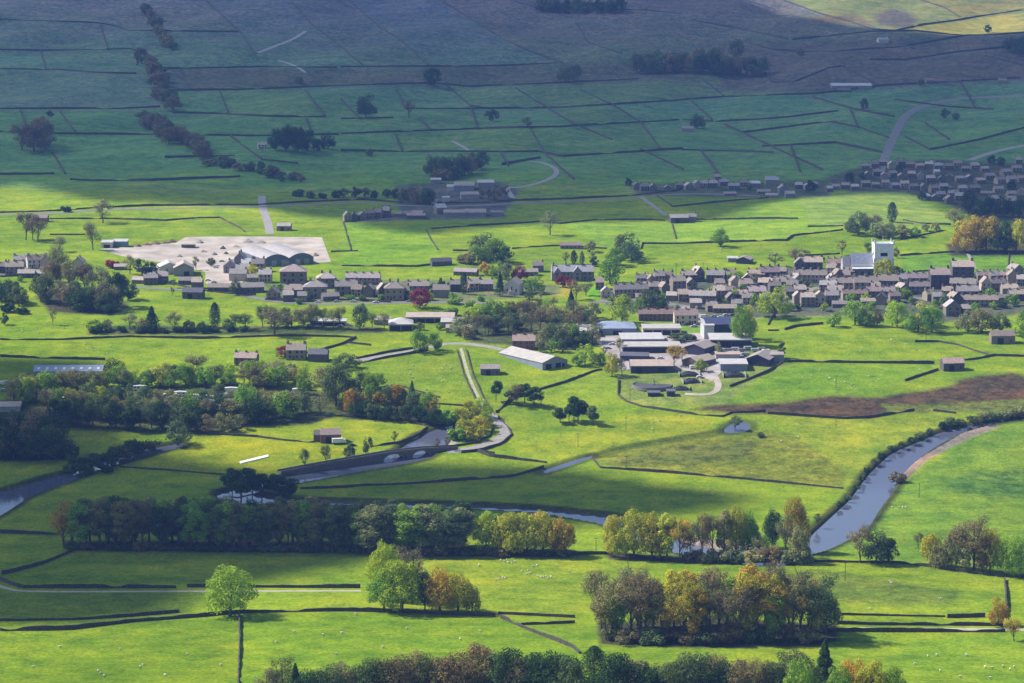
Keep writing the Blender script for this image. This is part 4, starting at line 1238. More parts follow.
def house_parts(kind):
    """Parts of one kind of house, facing -y: list of (name, mesh, parent index, colour key)."""
    if kind in HP:
        return HP[kind]
    # w, d, eaves, rise, chimney xs, window xs, floors, door xs, hip
    spec = {
        'cottage': (8.5, 7, 5.0, 2.7, (-3.7, 3.7), (-2.6, 0.4, 2.6), 2, (-1.1,), False),
        'small': (6.2, 6.5, 4.6, 2.5, (2.6,), (-1.8, 1.6), 2, (-0.1,), False),
        'pair': (13, 7.5, 5.2, 2.9, (-6, 0, 6), (-4.8, -1.9, 1.9, 4.8), 2, (-3.3, 3.3), False),
        'terrace': (24, 7.5, 5.2, 2.9, (-11.4, -5.8, 0, 5.8, 11.4), (-10, -7.2, -4.4, -1.6, 1.6, 4.4, 7.2, 10), 2, (-8.6, -3, 3, 8.6), False),
        'villa': (10.5, 9.5, 6.2, 3.4, (-2.2, 2.2), (-3.4, 0, 3.4), 2, (-1.7,), True),
        'tall': (10, 8, 7.6, 3.0, (-4.4, 4.4), (-3.2, 0, 3.2), 3, (1.6,), False),
        'gable': (7.5, 9, 5.2, 3.4, (0.0,), (-1.8, 1.8), 2, (0.0,), False),
        'long': (16, 6.5, 3.0, 2.0, (), (-6, -3, 3, 6), 1, (0,), False),
        'barn': (13, 7.5, 4.3, 2.3, (), (4.2,), 1, (-1.5,), False),
        'plain': (9, 7, 4.4, 2.4, (3.9,), (), 1, (), False),
    }[kind]
    w, d, e, r, chim, wins, floors, doors, hip = spec
    ps = []
    if kind == 'gable':                            # the gable faces the viewer
        mb = MB().prism_y([(-w / 2, -1.2), (w / 2, -1.2), (w / 2, e), (0, e + r), (-w / 2, e)], -d / 2, d / 2)
        s = r / (w / 2)
        x = w / 2 + 0.35
        zb = e - 0.35 * s
        rf = MB().prism_y([(-x, zb + .03), (0, e + r + .03), (x, zb + .03), (x, zb + .22), (0, e + r + .27), (-x, zb + .22)], -d / 2 - .2, d / 2 + .2)
    else:
        mb = gable_wall(w, d, e, r) if not hip else MB().box(-w / 2, w / 2, -d / 2, d / 2, -1.2, e)
        rf = hip_roof(w, d, e, r) if hip else gable_roof(w, d, e, r)
    ps.append(('wall', mb.mesh('wall', 'stone'), None, 'wall'))
    ps.append(('roof', rf.mesh('roof', 'slate'), None, 'roof'))
    for x in chim:
        y = 0.0 if kind != 'gable' else d / 2 - 1.0
        c = MB().box(x - .55, x + .55, y - .45, y + .45, e + r - 0.6, e + r + 1.25)
        c.disc(x - .25, y, e + r + 1.25, e + r + 1.65, .14, 6)
        c.disc(x + .25, y, e + r + 1.25, e + r + 1.65, .14, 6)
        ps.append(('chimney', c.mesh('chimney', 'stone'), 1, 'wall'))
    f = -d / 2
    fh = (e - 0.4) / floors
    for k in range(floors):
        for x in wins:
            if k == 0 and any(abs(x - q) < 1.1 for q in doors):
                continue
            z0 = k * fh + 0.95
            wb = MB().box(x - .5, x + .5, f - .03, f + .1, z0, z0 + 1.35)
            ps.append(('window', wb.mesh('window', 'glass'), None, None))
    for x in doors:
        wd = 1.6 if kind == 'barn' else 0.5
        hd = 3.2 if kind == 'barn' else 2.05
        ps.append(('door', MB().box(x - wd, x + wd, f - .05, f + .1, -0.3, hd).mesh('door', 'dark' if kind == 'barn' else 'wood'), None, None))
    HP[kind] = (ps, w)
    return HP[kind]


HNAME = {'cottage': 'stone_house', 'small': 'stone_cottage', 'pair': 'stone_house', 'terrace': 'house_terrace', 'villa': 'stone_villa', 'tall': 'stone_house', 'gable': 'stone_house', 'long': 'long_outbuilding', 'barn': 'field_barn', 'plain': 'outbuilding'}
HSAY = {'cottage': 'house', 'small': 'cottage', 'pair': 'double house', 'terrace': 'terrace', 'villa': 'hipped villa', 'tall': 'tall house', 'gable': 'gabled house', 'long': 'low building', 'barn': 'barn', 'plain': 'outbuilding'}
HCAT = {'terrace': 'house', 'long': 'building', 'barn': 'barn', 'plain': 'building'}
FACE = math.radians(3)


def house(x, y, wpx, kind, wall, roof, label, group=None, rz=None, hs=1.0):
    p = P(x, y)
    s = mpp(p)
    parts, w0 = house_parts(kind)
    k = wpx * 1.08 * s / w0
    up = hs * 1.08 * (0.35 * k + 0.65)
    if y < 206 and wpx < 15:                       # the far hill village: smaller in the distance
        k *= 0.88
        up *= 0.74
    up *= rng.uniform(0.86, 1.16)
    d_k = 0.5 * k + 0.5
    if rz is None:
        rz = FACE + rng.choice((rng.uniform(-0.12, 0.12), rng.uniform(-0.38, 0.38)))
        if kind in ('cottage', 'small') and rng.random() < 0.22:
            rz += math.pi / 2 * rng.choice((-1, 1))
    # the foot of the front wall stands at the picture point
    t = empty(HNAME[kind], (p[0], p[1] + 3.5 * d_k, float(min(hgt(p[0], p[1]), hgt(p[0], p[1] + 7)))), rz, (k, d_k, up))
    kc = rng.uniform(0.6, 1.2)
    if rng.random() < 0.12 and kind not in ('barn', 'long'):
        kc *= 1.7
    wc = tuple(c * kc for c in STONE[wall][0])
    kr = rng.uniform(0.65, 1.35)
    warm = rng.uniform(-0.10, 0.06)
    rc = tuple(c * kr * (1 + warm * h_) for c, h_ in zip(ROOF[roof][0], (1, 0.1, -1.2)))
    made = []
    for nm, me, par, ck in parts:
        c = wc if ck == 'wall' else rc if ck == 'roof' else None
        made.append(link(nm, me, t if par is None else made[par], color=c))
    tag(t, label, HCAT.get(kind, 'house'), group)
    return t


HA = {'c': 'cottage', 's': 'small', 'p': 'pair', 'T': 'terrace', 'v': 'villa', 't': 'tall', 'g': 'gable', 'l': 'long', 'b': 'barn', 'o': 'plain'}


def houses(place, group, spec):
    """'x,y,width,kind wall roof' in picture points of the middle of the front wall's foot."""
    rows = []
    for w in spec.split():
        a = w.split(',')
        rows.append((float(a[0]), float(a[1]), float(a[2]), a[3]))
    rows.sort(key=lambda r: r[0])
    for i, (x, y, w, k) in enumerate(rows):
        kind = HA[k[0]]
        lab = f'{STONE[k[1]][1]} {HSAY[kind]} with {ROOF[k[2]][1]}'
        lab = f'{STONE[k[1]][1]} {HSAY[kind]}, {ordinal(i, len(rows))} {place}' if len(rows) > 1 else f'{lab} {place}'
        house(x, y, w, kind, k[1], k[2], lab, group)


houses("of the far-left cottages", 'far-left cottages', '3,273,11,cds 14,275,17,pds 21,267,15,cgs 35,268,17,pws 45,269,12,cbs 26,278,16,lds 38,277,15,lgw 78,269,14,cgs')
houses("of buildings below the works yard", 'buildings below the works yard', '139,284,13,lgs 150,285,13,cgs 160,284,14,cds 187,285,16,lds 197,289,10,ods 221,292,25,lds 247,293,30,lds 238,281,16,ogs 254,282,14,lgs 265,283,12,cgs')
houses("of the stepped houses by the works", 'houses beside the works yard', '229,273,11,gds 240,266,13,cdw 248,270,13,cgw 258,272,12,cgs 243,276,14,cgw')
houses("of the west village street", 'west village street', '293,283,24,vgr 326,288,18,vgs 363,285,32,Tgr 294,298,17,cgs 315,298,21,vgs 346,296,21,pgs 357,297,10,sgs 369,297,13,cgs 382,298,9,gds 394,300,18,vgs 418,293,20,pgs 273,300,11,ggs 330,301,16,lds 288,302,10,ods 302,302,9,ogs 404,299,9,sgs')
houses("of houses by the white chapel", 'houses by the white chapel', '441,298,15,ogs 456,292,11,cds 474,291,14,cgs 486,291,13,cgs 466,276,22,lgr 527,276,20,lgs 538,272,10,ods')
houses("of the central village's back row", 'back row of the central village', '641,285,9,cgs 650,285,9,cbs 659,284,10,cgs 668,283,10,sgs 689,282,14,cds 698,281,9,gds 716,283,17,pgs 731,283,10,cgs 748,286,11,gbs 757,281,16,pgr 770,281,18,pdr 782,278,10,cgs 600,290,8,sgs')
houses("of the central village's second row", 'second row of the central village', '631,298,32,Tgs 606,298,9,gcs 645,294,10,cgs 655,294,10,cgs 664,295,9,cgs 678,293,13,tgs 691,290,10,ggs 720,290,9,sgs 735,289,11,cgs 728,297,14,pgr 746,292,12,cgs 766,290,13,cgs 776,288,11,cgr 788,286,9,sgs')
houses("of the central village's third row", 'third row of the central village', '703,304,25,Tgs 684,302,11,sgs 672,301,10,ogs 719,302,11,tbs 741,302,14,pdr 757,300,17,pgr 641,303,10,ogs 654,303,11,lgs 731,305,9,gds 748,305,10,cgs')
houses("of houses around the car park", 'houses around the car park', '725,313,22,lgs 712,312,10,cgs 737,310,10,cgs 765,306,10,cgs 696,309,11,ogs')
houses("of houses left of the church", 'houses left of the church', '812,270,20,pds 800,271,10,gds 835,271,13,pbr 832,278,9,tcs 838,284,10,gbs 845,283,10,cgs 850,278,9,ogs')
houses('of the upper row below the church', 'upper row below the church', '811,283,30,Tgs 797,286,11,cgs 784,290,14,pgs 775,293,11,cds 793,293,11,cgs 832,286,10,cbs 845,291,30,Tgs 866,292,22,pgs 829,292,16,pgs 888,290,20,pgs 903,289,9,tcs 876,293,9,cgs')
houses('of the front row below the church', 'front row below the church', '798,304,9,cgs 808,307,13,tbs 820,306,11,gcr 832,304,12,cgs 836,298,15,pgr 815,298,10,cgs 855,300,24,Tgr 876,299,17,pgr 840,308,14,lds 868,305,14,lgs 800,297,11,cgs 789,299,9,sgs 888,299,13,pgr 895,303,10,cbr 882,305,9,cgs')
houses("of the right village's back row", 'back row of the right village', '916,286,28,Tgr 940,289,18,tdr 963,280,20,tds 964,292,24,pds 984,282,14,pgr 994,283,10,cgs 1004,281,12,pgr 1013,284,12,ccs 1024,286,12,cgs 903,294,12,cgs')
houses("of the right village's front rows", 'front rows of the right village', '920,294,18,pgr 948,298,10,cgs 968,300,20,pds 986,291,9,gcs 998,291,14,pgr 1010,295,15,pgs 980,307,34,Tgs 955,307,12,gds 953,316,14,ggs 1000,302,16,lgs 938,303,10,ods 1018,301,16,pds 1016,276,11,ggs 966,315,8,sds 930,301,10,cgs')
houses("of the shaded roadside hamlet", 'roadside hamlet on the shaded slope', '637,190,9,cgs 645,191,10,cds 653,191,9,cgs 668,192,8,cds 680,189,9,cgs 689,190,9,gds 697,188,8,cgs 704,188,9,cgs 713,188,9,cds 717,181,7,cgs 724,186,10,cds 734,190,12,pds 730,196,13,lgs 744,187,9,cgs 755,187,11,ogw 772,185,14,ogw 764,194,14,lgs 772,198,13,lgs 783,194,12,cds 790,198,10,ods 799,189,8,cgw 808,190,8,cgs 814,188,9,cgs')
houses("of the shaded road cottages", 'shaded terrace and cottages', '347,222,7,ggs 354,221,8,cgs 362,220,8,cgs 370,219,8,cgs 378,218,8,cgs 386,217,8,cgs 408,217,10,lgr 418,217,10,lgr 440,214,10,ogw 398,217,7,lgs')
houses("of the hill village's upper part", 'upper part of the hill village', '866,170,8,cgs 875,168,8,cgs 883,166,9,cgs 892,169,9,cgs 901,166,8,cds 911,168,9,cgs 920,169,8,cgs 930,168,9,ogw 938,170,8,cgw 949,170,9,cgs 958,168,9,cgs 966,172,9,cds 975,170,9,cgs 985,172,8,cgs 1006,176,10,cgs 1017,173,10,cgs 937,175,6,ocw')
houses("of the hill village's middle part", 'middle part of the hill village', '868,178,8,cgs 877,176,8,cds 885,179,9,cgs 893,177,8,cgs 902,180,9,cgs 912,178,8,cds 921,180,8,cgs 931,183,9,cgs 942,182,8,cgs 950,180,9,cgs 960,182,9,cgs 970,181,9,cds 980,184,10,cgs 990,180,10,cgs 1001,184,11,cgs 1012,184,10,cgs 1022,182,9,cgs 1019,164,7,cgw')
houses("of the hill village's lower part", 'lower part of the hill village', '829,192,7,cgw 836,190,8,cgs 846,189,9,cgs 855,190,8,cgw 866,187,9,cgs 876,188,8,cgs 886,187,8,cgs 895,189,9,cds 905,188,9,cgs 914,190,9,cgs 924,191,9,cgs 934,193,9,cgs 944,191,9,cgs 953,197,9,cgs 963,193,9,cgs 975,193,11,cgs 987,196,12,lgs 999,193,10,cgs 1012,198,10,cgs 1022,195,9,cgs')
houses("of the hill village's lowest houses", 'lowest houses of the hill village', '926,200,8,ogw 936,201,9,cgw 941,199,10,cbs 950,204,11,cgs 960,201,10,cgs 972,203,11,cgs 994,204,10,cgs 1010,208,12,cgs')
house(246, 366, 21, 'pair', 'g', 'r', 'two-chimney house with pinkish roof above the caravan park wood', None)
house(296, 360, 18, 'cottage', 'g', 's', 'low pale-roofed house beside the copper-red tree', None)
house(318, 362, 18, 'plain', 'd', 'd', 'dark stone barn-like house right of the pale-roofed house', None)
house(330, 443, 19, 'barn', 'r', 'r', 'reddish field barn in the oval field', None)
house(318, 442, 8, 'plain', 'r', 'g', 'small dark lean-to shed left of the reddish field barn', None)
house(490, 375, 18, 'barn', 'd', 's', 'dark field barn in the pasture right of the steep pale path', None)
house(524, 350, 21, 'pair', 'r', 'r', 'brown brick house above the creamery shed', None)
house(953, 371, 20, 'barn', 'd', 'r', 'field barn on the wall bend left of the green mound', None)
house(1003, 344, 22, 'barn', 'b', 's', 'pale-gabled field barn below the right village trees', None)
house(252, 549, 25, 'barn', 'g', 's', 'stone barn at the foot of the long dark wood', None)
house(193, 299, 19, 'barn', 'd', 'd', 'dark square field barn below the works yard', None)
house(284, 231, 13, 'barn', 'b', 's', 'buff field barn beside the track above the works yard', None)
house(679, 223, 17, 'barn', 'd', 's', 'barn with a lit gable at the end of the shaded lane', None)
house(692, 222, 8, 'plain', 'g', 's', 'small pale lean-to right of the lit-gable barn', None)
house(441, 266, 19, 'long', 'd', 'd', 'low dark open-fronted barn left of the big round trees', None)
house(571, 249, 20, 'long', 'g', 'r', 'low ruined barn on the rubble wall above the gothic house', None)
house(688, 132, 12, 'plain', 'b', 's', 'lone buff house on the shaded hillside beside a dark tree', None)
house(262, 149, 10, 'cottage', 'w', 's', 'white house beside the shelter wood on the hillside', None)
house(883, 43, 11, 'plain', 'w', 'w', 'tiny white barn below the bright patch of hillside', None)
house(844, 92, 14, 'long', 'd', 'g', 'dark farm building under the long whitish hillside shed', None)
house(930, 84, 9, 'plain', 'g', 's', 'little grey barn right of the long whitish hillside shed', None)
house(1003, 84, 9, 'plain', 'g', 's', 'little grey barn near the right edge of the hillside', None)
house(40, 222, 14, 'long', 'g', 'r', 'pinkish barn roof behind the bare trees left of the works', None)
house(120, 270, 12, 'long', 'g', 's', 'grey-roofed building behind the red shrubs left of the works', None)


# ------------------------------------------------------------------ sheds, each of its own shape
def shed(x, y, wpx, dpx_m, e, r, wall, roof, label, group=None, rz=0.0, style='gable', front='wall', sky=0, name='farm_shed', cat='shed', doors=()):
    p = P(x, y)
    s = mpp(p)
    w = wpx * s
    d = dpx_m
    c, n = math.cos(rz), math.sin(rz)
    oy = d / 2
    t = empty(name, (p[0] - n * oy, p[1] + c * oy, float(hgt(p[0], p[1]))), rz)
    wm, rm = M['sheet'], M['sheet']
    wc, rc = wall, ROOF[roof][0]
    if style == 'gable':
        wmb, rmb = gable_wall(w, d, e, r), gable_roof(w, d, e, r, 0.4, 0.18, 0.4)
    elif style == 'front':                          # gable end towards -y
        wmb = MB().prism_y([(-w / 2, -1.2), (w / 2, -1.2), (w / 2, e), (0, e + r), (-w / 2, e)], -d / 2, d / 2)
        k = r / (w / 2)
        X = w / 2 + .4
        zb = e - .4 * k
        rmb = MB().prism_y([(-X, zb + .03), (0, e + r + .03), (X, zb + .03), (X, zb + .2), (0, e + r + .24), (-X, zb + .2)], -d / 2 - .4, d / 2 + .4)
    elif style == 'flat':
        wmb = MB().box(-w / 2, w / 2, -d / 2, d / 2, -1.2, e)
        rmb = MB().prism_x([(-d / 2 - .5, e + .02), (d / 2 + .5, e + r + .02), (d / 2 + .5, e + r + .35), (-d / 2 - .5, e + .55)], -w / 2 - .4, w / 2 + .4)
    else:
        wmb, rmb = MB().box(-w / 2, w / 2, -d / 2, d / 2, -1.2, e), hip_roof(w, d, e, r)
    link('wall', wmb.mesh('wall', wm), t, color=wc)
    rf = link('roof', rmb.mesh('roof', rm), t, color=rc)
    if front == 'open':
        k = max(2, int(w / 6))
        for i in range(k):
            a = -w / 2 + 0.5 + i * (w - 1) / k
            link('bay_opening', MB().box(a + .25, a + (w - 1) / k - .25, -d / 2 - .04, -d / 2 + .1, 0, e * 0.82).mesh('bay_opening', 'dark'), t)
    for dx, dw, dh in doors:
        link('door', MB().box(dx - dw / 2, dx + dw / 2, -d / 2 - .05, -d / 2 + .1, -.2, dh).mesh('door', 'dark'), t)
    for i in range(sky):
        a = -w / 2 + (i + 0.5) * w / sky
        k = r / (d / 2)
        y0, y1 = -d * 0.36, -d * 0.2
        z0, z1 = e + (d / 2 + y0) * k + .25, e + (d / 2 + y1) * k + .25
        mb = MB().add([(a - .8, y0, z0 - .1), (a + .8, y0, z0 - .1), (a + .8, y1, z1 - .1), (a - .8, y1, z1 - .1), (a - .8, y0, z0 + .06), (a + .8, y0, z0 + .06), (a + .8, y1, z1 + .06), (a - .8, y1, z1 + .06)],
                      [(0, 3, 2, 1), (4, 5, 6, 7), (0, 1, 5, 4), (1, 2, 6, 5), (2, 3, 7, 6), (3, 0, 4, 7)])
        link('skylight', mb.mesh('skylight', 'white'), rf)
    tag(t, label, cat, group)
    return t


CONC, BLUEG, NAVY, CREAM, TIMB, GREYW = (0.33, 0.31, 0.30), (0.22, 0.25, 0.32), (0.035, 0.035, 0.07), (0.55, 0.50, 0.44), (0.10, 0.085, 0.075), (0.24, 0.23, 0.235)
FY = 'farm and mart sheds'
shed(613, 335, 47, 26, 4.2, 3.0, BLUEG, 'b', 'blue-grey hipped hall at the back of the farm yard', FY, 0.04, 'hip', doors=((3, 6, 2.8), (-9, 4, 2.8)))
shed(590, 337, 18, 22, 3.6, 1.6, CREAM, 'w', 'whitish annexe at the left end of the blue-grey hall', FY, 0.1, 'flat')
shed(662, 335, 38, 14, 4.0, 0.9, CREAM, 'y', 'long cream flat-roofed open building right of the blue-grey hall', FY, 0.02, 'flat', 'open')
shed(643, 345, 42, 20, 3.4, 1.1, GREYW, 'w', 'whitish wide flat shed in the middle of the farm yard', FY, 0.05, 'flat')
shed(652, 353, 58, 14, 3.8, 1.0, NAVY, 'y', 'long cream-roofed dark shed across the farm yard', FY, 0.03, 'flat', 'open')
shed(634, 361, 28, 12, 3.2, 1.4, NAVY, 'd', 'low dark shed behind the front barn of the farm', FY, -0.12, 'gable')
shed(652, 373, 42, 16, 4.4, 2.6, NAVY, 't', 'front farm barn with tan roof and long dark wall', FY, 0.02, 'gable', doors=((-8, 4, 3.2), (6, 5, 3.2)))
shed(694, 355, 22, 24, 4.6, 2.4, NAVY, 's', 'pale-roofed farm barn with dark gable right of cream shed', FY, -0.5, 'front')
shed(690, 367, 20, 18, 3.8, 2.4, TIMB, 't', 'tan-roofed timber shed among bare trees in the farm yard', FY, -0.75, 'front')
shed(719, 338, 26, 18, 9.0, 3.2, NAVY, 'n', 'tall navy shed towering over the farm yard', FY, 0.10, 'gable')
shed(709, 339, 10, 14, 8.6, 2.6, (0.5, 0.5, 0.52), 'w', 'tall pale silo house against the navy shed', FY, 0.10, 'flat')
shed(731, 349, 41, 20, 5.6, 1.2, NAVY, 'w', 'white-roofed open-fronted shed below the navy shed', FY, 0.0, 'flat', 'open')
shed(734, 371, 27, 13, 4.0, 1.2, BLUEG, 'w', 'white-roofed blue-grey shed above the tyre heap', FY, 0.0, 'flat')
shed(757, 366, 24, 22, 4.2, 3.0, NAVY, 's', 'dark shed with pale gabled roof at the farm corner', FY, -0.35, 'front')
shed(776, 362, 16, 12, 4.2, 0.8, GREYW, 's', 'end shed where the straight field wall begins', FY, 0.0, 'flat')
shed(728, 359, 24, 8, 2.6, 0.7, CONC, 't', 'low tan-roofed store behind the white-roofed blue-grey shed', FY, 0.0, 'flat')
shed(654, 396.5, 12, 5, 1.9, 0.5, NAVY, 'd', 'small dark hut below the round slurry store', FY, 0.0, 'flat')
shed(671, 396.5, 8, 5, 2.8, 0.6, NAVY, 'd', 'square dark hut right of the round slurry store', FY, 0.0, 'flat')
shed(555, 368, 31, 46, 4.2, 3.2, BLUEG, 'y', 'big pale-roofed creamery shed with blue-grey gable end', None, 0.62, 'front', doors=((-5, 4.5, 3), (2.5, 4, 3), (6.5, 2, 2.4)))
shed(68, 376, 68, 13, 3.0, 2.6, BLUEG, 'b', 'long blue-grey shed with skylights beside the caravan park', None, 0.02, 'gable', 'wall', 8)
shed(8, 412, 24, 14, 3.2, 1.6, CONC, 't', 'low pale-roofed building behind the dark clump at left edge', None, 0.1, 'gable')
shed(852, 89, 40, 22, 4.0, 2.4, GREYW, 'w', 'long whitish shed high on the shaded hillside', None, 0.03, 'gable')
SW = 'white sheds in the works yard'
shed(170, 274, 20, 16, 5.4, 3.2, CREAM, 'w', 'white gabled shed in the works yard, left of two', SW, 0.25, 'front', doors=((-3, 3, 3),))
shed(184, 276, 20, 18, 6.0, 3.6, GREYW, 't', 'grey-gabled tan-roofed shed in the works yard, right of two', SW, 0.15, 'front', doors=((2, 4, 3.4),))
shed(148, 272, 24, 8, 2.6, 0.6, CREAM, 'w', 'long low white store behind the works yard trees', SW, 0.0, 'flat')
shed(107, 248, 11, 8, 4.0, 1.2, CREAM, 'w', 'left white cabin at the far end of the works yard', SW, 0.0, 'flat', doors=((0, 5, 2.6),))
shed(120, 247, 14, 8, 4.0, 1.2, (0.10, 0.22, 0.18), 'w', 'green-and-white cabin at the far end of the works yard', SW, 0.0, 'flat')
shed(188, 248, 13, 6, 2.4, 0.6, TIMB, 't', 'low brown store on the edge of the works yard', SW, 0.0, 'flat')
SC = 'flat-roofed school buildings'
shed(401, 331, 24, 18, 4.4, 3.2, GREYW, 'w', 'school hall with whitish pyramid roof behind the roadside trees', SC, 0.05, 'hip', 'open')
shed(430, 323, 48, 16, 3.6, 0.9, GREYW, 't', 'long flat-roofed school block behind the pyramid-roofed hall', SC, 0.0, 'flat', 'open')
shed(452, 328, 22, 14, 3.6, 1.2, GREYW, 'y', 'cream-roofed school block at the right of the long block', SC, 0.0, 'flat')
shed(459, 333, 26, 10, 3.0, 1.0, GREYW, 's', 'low front school block beside the road at the right', SC, 0.0, 'flat')
shed(382, 325, 16, 12, 3.0, 0.8, GREYW, 's', 'small flat school block at the left end', SC, 0.0, 'flat')
shed(328, 326, 36, 8, 2.8, 0.7, CREAM, 'w', 'long low white building behind the roadside trees', None, 0.0, 'flat', 'open')
SH = 'sheds on the sunny slope'
shed(743, 264, 14, 12, 3.4, 2.0, NAVY, 's', 'dark gabled shed on the sunny slope behind the village', SH, -0.3, 'front')
shed(733, 262, 10, 8, 2.6, 0.6, GREYW, 'w', 'flat pale shed left of the dark slope shed', SH, 0.0, 'flat')
HF = 'hillside farm sheds'
for a in ((486, 188, 16, 14, 5, 1.8, GREYW, 'w', 'whitish-roofed tall shed at the top of the hillside farm'), (464, 191, 20, 16, 5, 2.6, GREYW, 's', 'wide grey barn in the middle of the hillside farm'),
          (453, 191, 12, 10, 4, 1.4, CREAM, 'w', 'small white-roofed shed left of the wide hillside barn'), (436, 184, 10, 8, 4, 1.4, GREYW, 'w', 'uppermost left little shed of the hillside farm'),
          (470, 199, 18, 10, 4, 2.0, CONC, 's', 'pale-fronted house of the hillside farm'), (434, 204, 6, 5, 3, 0.8, CREAM, 'w', 'tiny white shed by the trees at the hillside farm'),
          (446, 202, 7, 6, 4, 0.8, CREAM, 'w', 'tiny white shed in front of the wide hillside barn'), (441, 213, 11, 8, 3, 1.2, GREYW, 'w', 'white-roofed shed beside the lower hamlet road'),
          (455, 216, 22, 10, 3, 1.8, GREYW, 's', 'long grey shed of the lower shaded hamlet, left of two'), (476, 216, 20, 12, 3, 2.4, GREYW, 's', 'long grey shed of the lower shaded hamlet, right of two'),
          (416, 219, 18, 8, 3, 1.4, TIMB, 'r', 'pinkish-roofed low barn of the shaded hamlet'), (497, 216, 12, 8, 3, 1.4, GREYW, 'g', 'grey end shed of the lower shaded hamlet')):
    shed(a[0], a[1], a[2], a[3], a[4], a[5], a[6], a[7], a[8], HF, rng.uniform(-.1, .1), 'gable')


def works_hall():
    """The double-ridged hall on the works yard: two shallow gables side by side, long roofs running back."""
    p = P(289, 265)
    s = mpp(p)
    w, d, e, r = 52 * s, 62.0, 5.0, 3.6
    t = empty('works_hall', (p[0], p[1], float(p[2])), 0.42)
    prof = [(-w / 2, e)]
    for k in range(2):
        for j in range(1, 9):
            a = j / 8
            x = -w / 2 + (k + a) * w / 2
            prof.append((x, e + r * math.sin(a * math.pi) ** 0.8 if j < 8 else e + (0.2 if k == 0 else 0)))
    wall = [(-w / 2, -1.5), (w / 2, -1.5)] + prof[::-1]
    link('wall', MB().prism_y(wall, 0, d).mesh('wall', 'sheet'), t, color=(0.115, 0.135, 0.20))
    top = [(x, z + 0.25) for x, z in prof]
    bot = [(x, z + 0.03) for x, z in prof]
    link('roof', MB().prism_y(bot + top[::-1], -0.6, d + 0.4).mesh('roof', 'sheet'), t, color=(0.34, 0.305, 0.295))
    for x in (-w * 0.3, -w * 0.1, w * 0.18, w * 0.36):
        link('roller_door', MB().box(x - 2, x + 2, -0.06, 0.1, -0.2, 4.2).mesh('roller_door', 'metal'), t)
    tag(t, 'double-ridged works hall with pale roof and dark blue front on the works yard', 'hall')


works_hall()


def row_flats():
    p = P(660, 321)
    s = mpp(p)
    house(657, 321, 34, 'terrace', 'r', 'r', 'long row of brown flats with pinkish roof below the car park', None, 0.04)
    house(686, 325, 22, 'pair', 'b', 'r', 'nearer block of buff flats with a sunlit left gable', None, 0.06, 1.15)


row_flats()


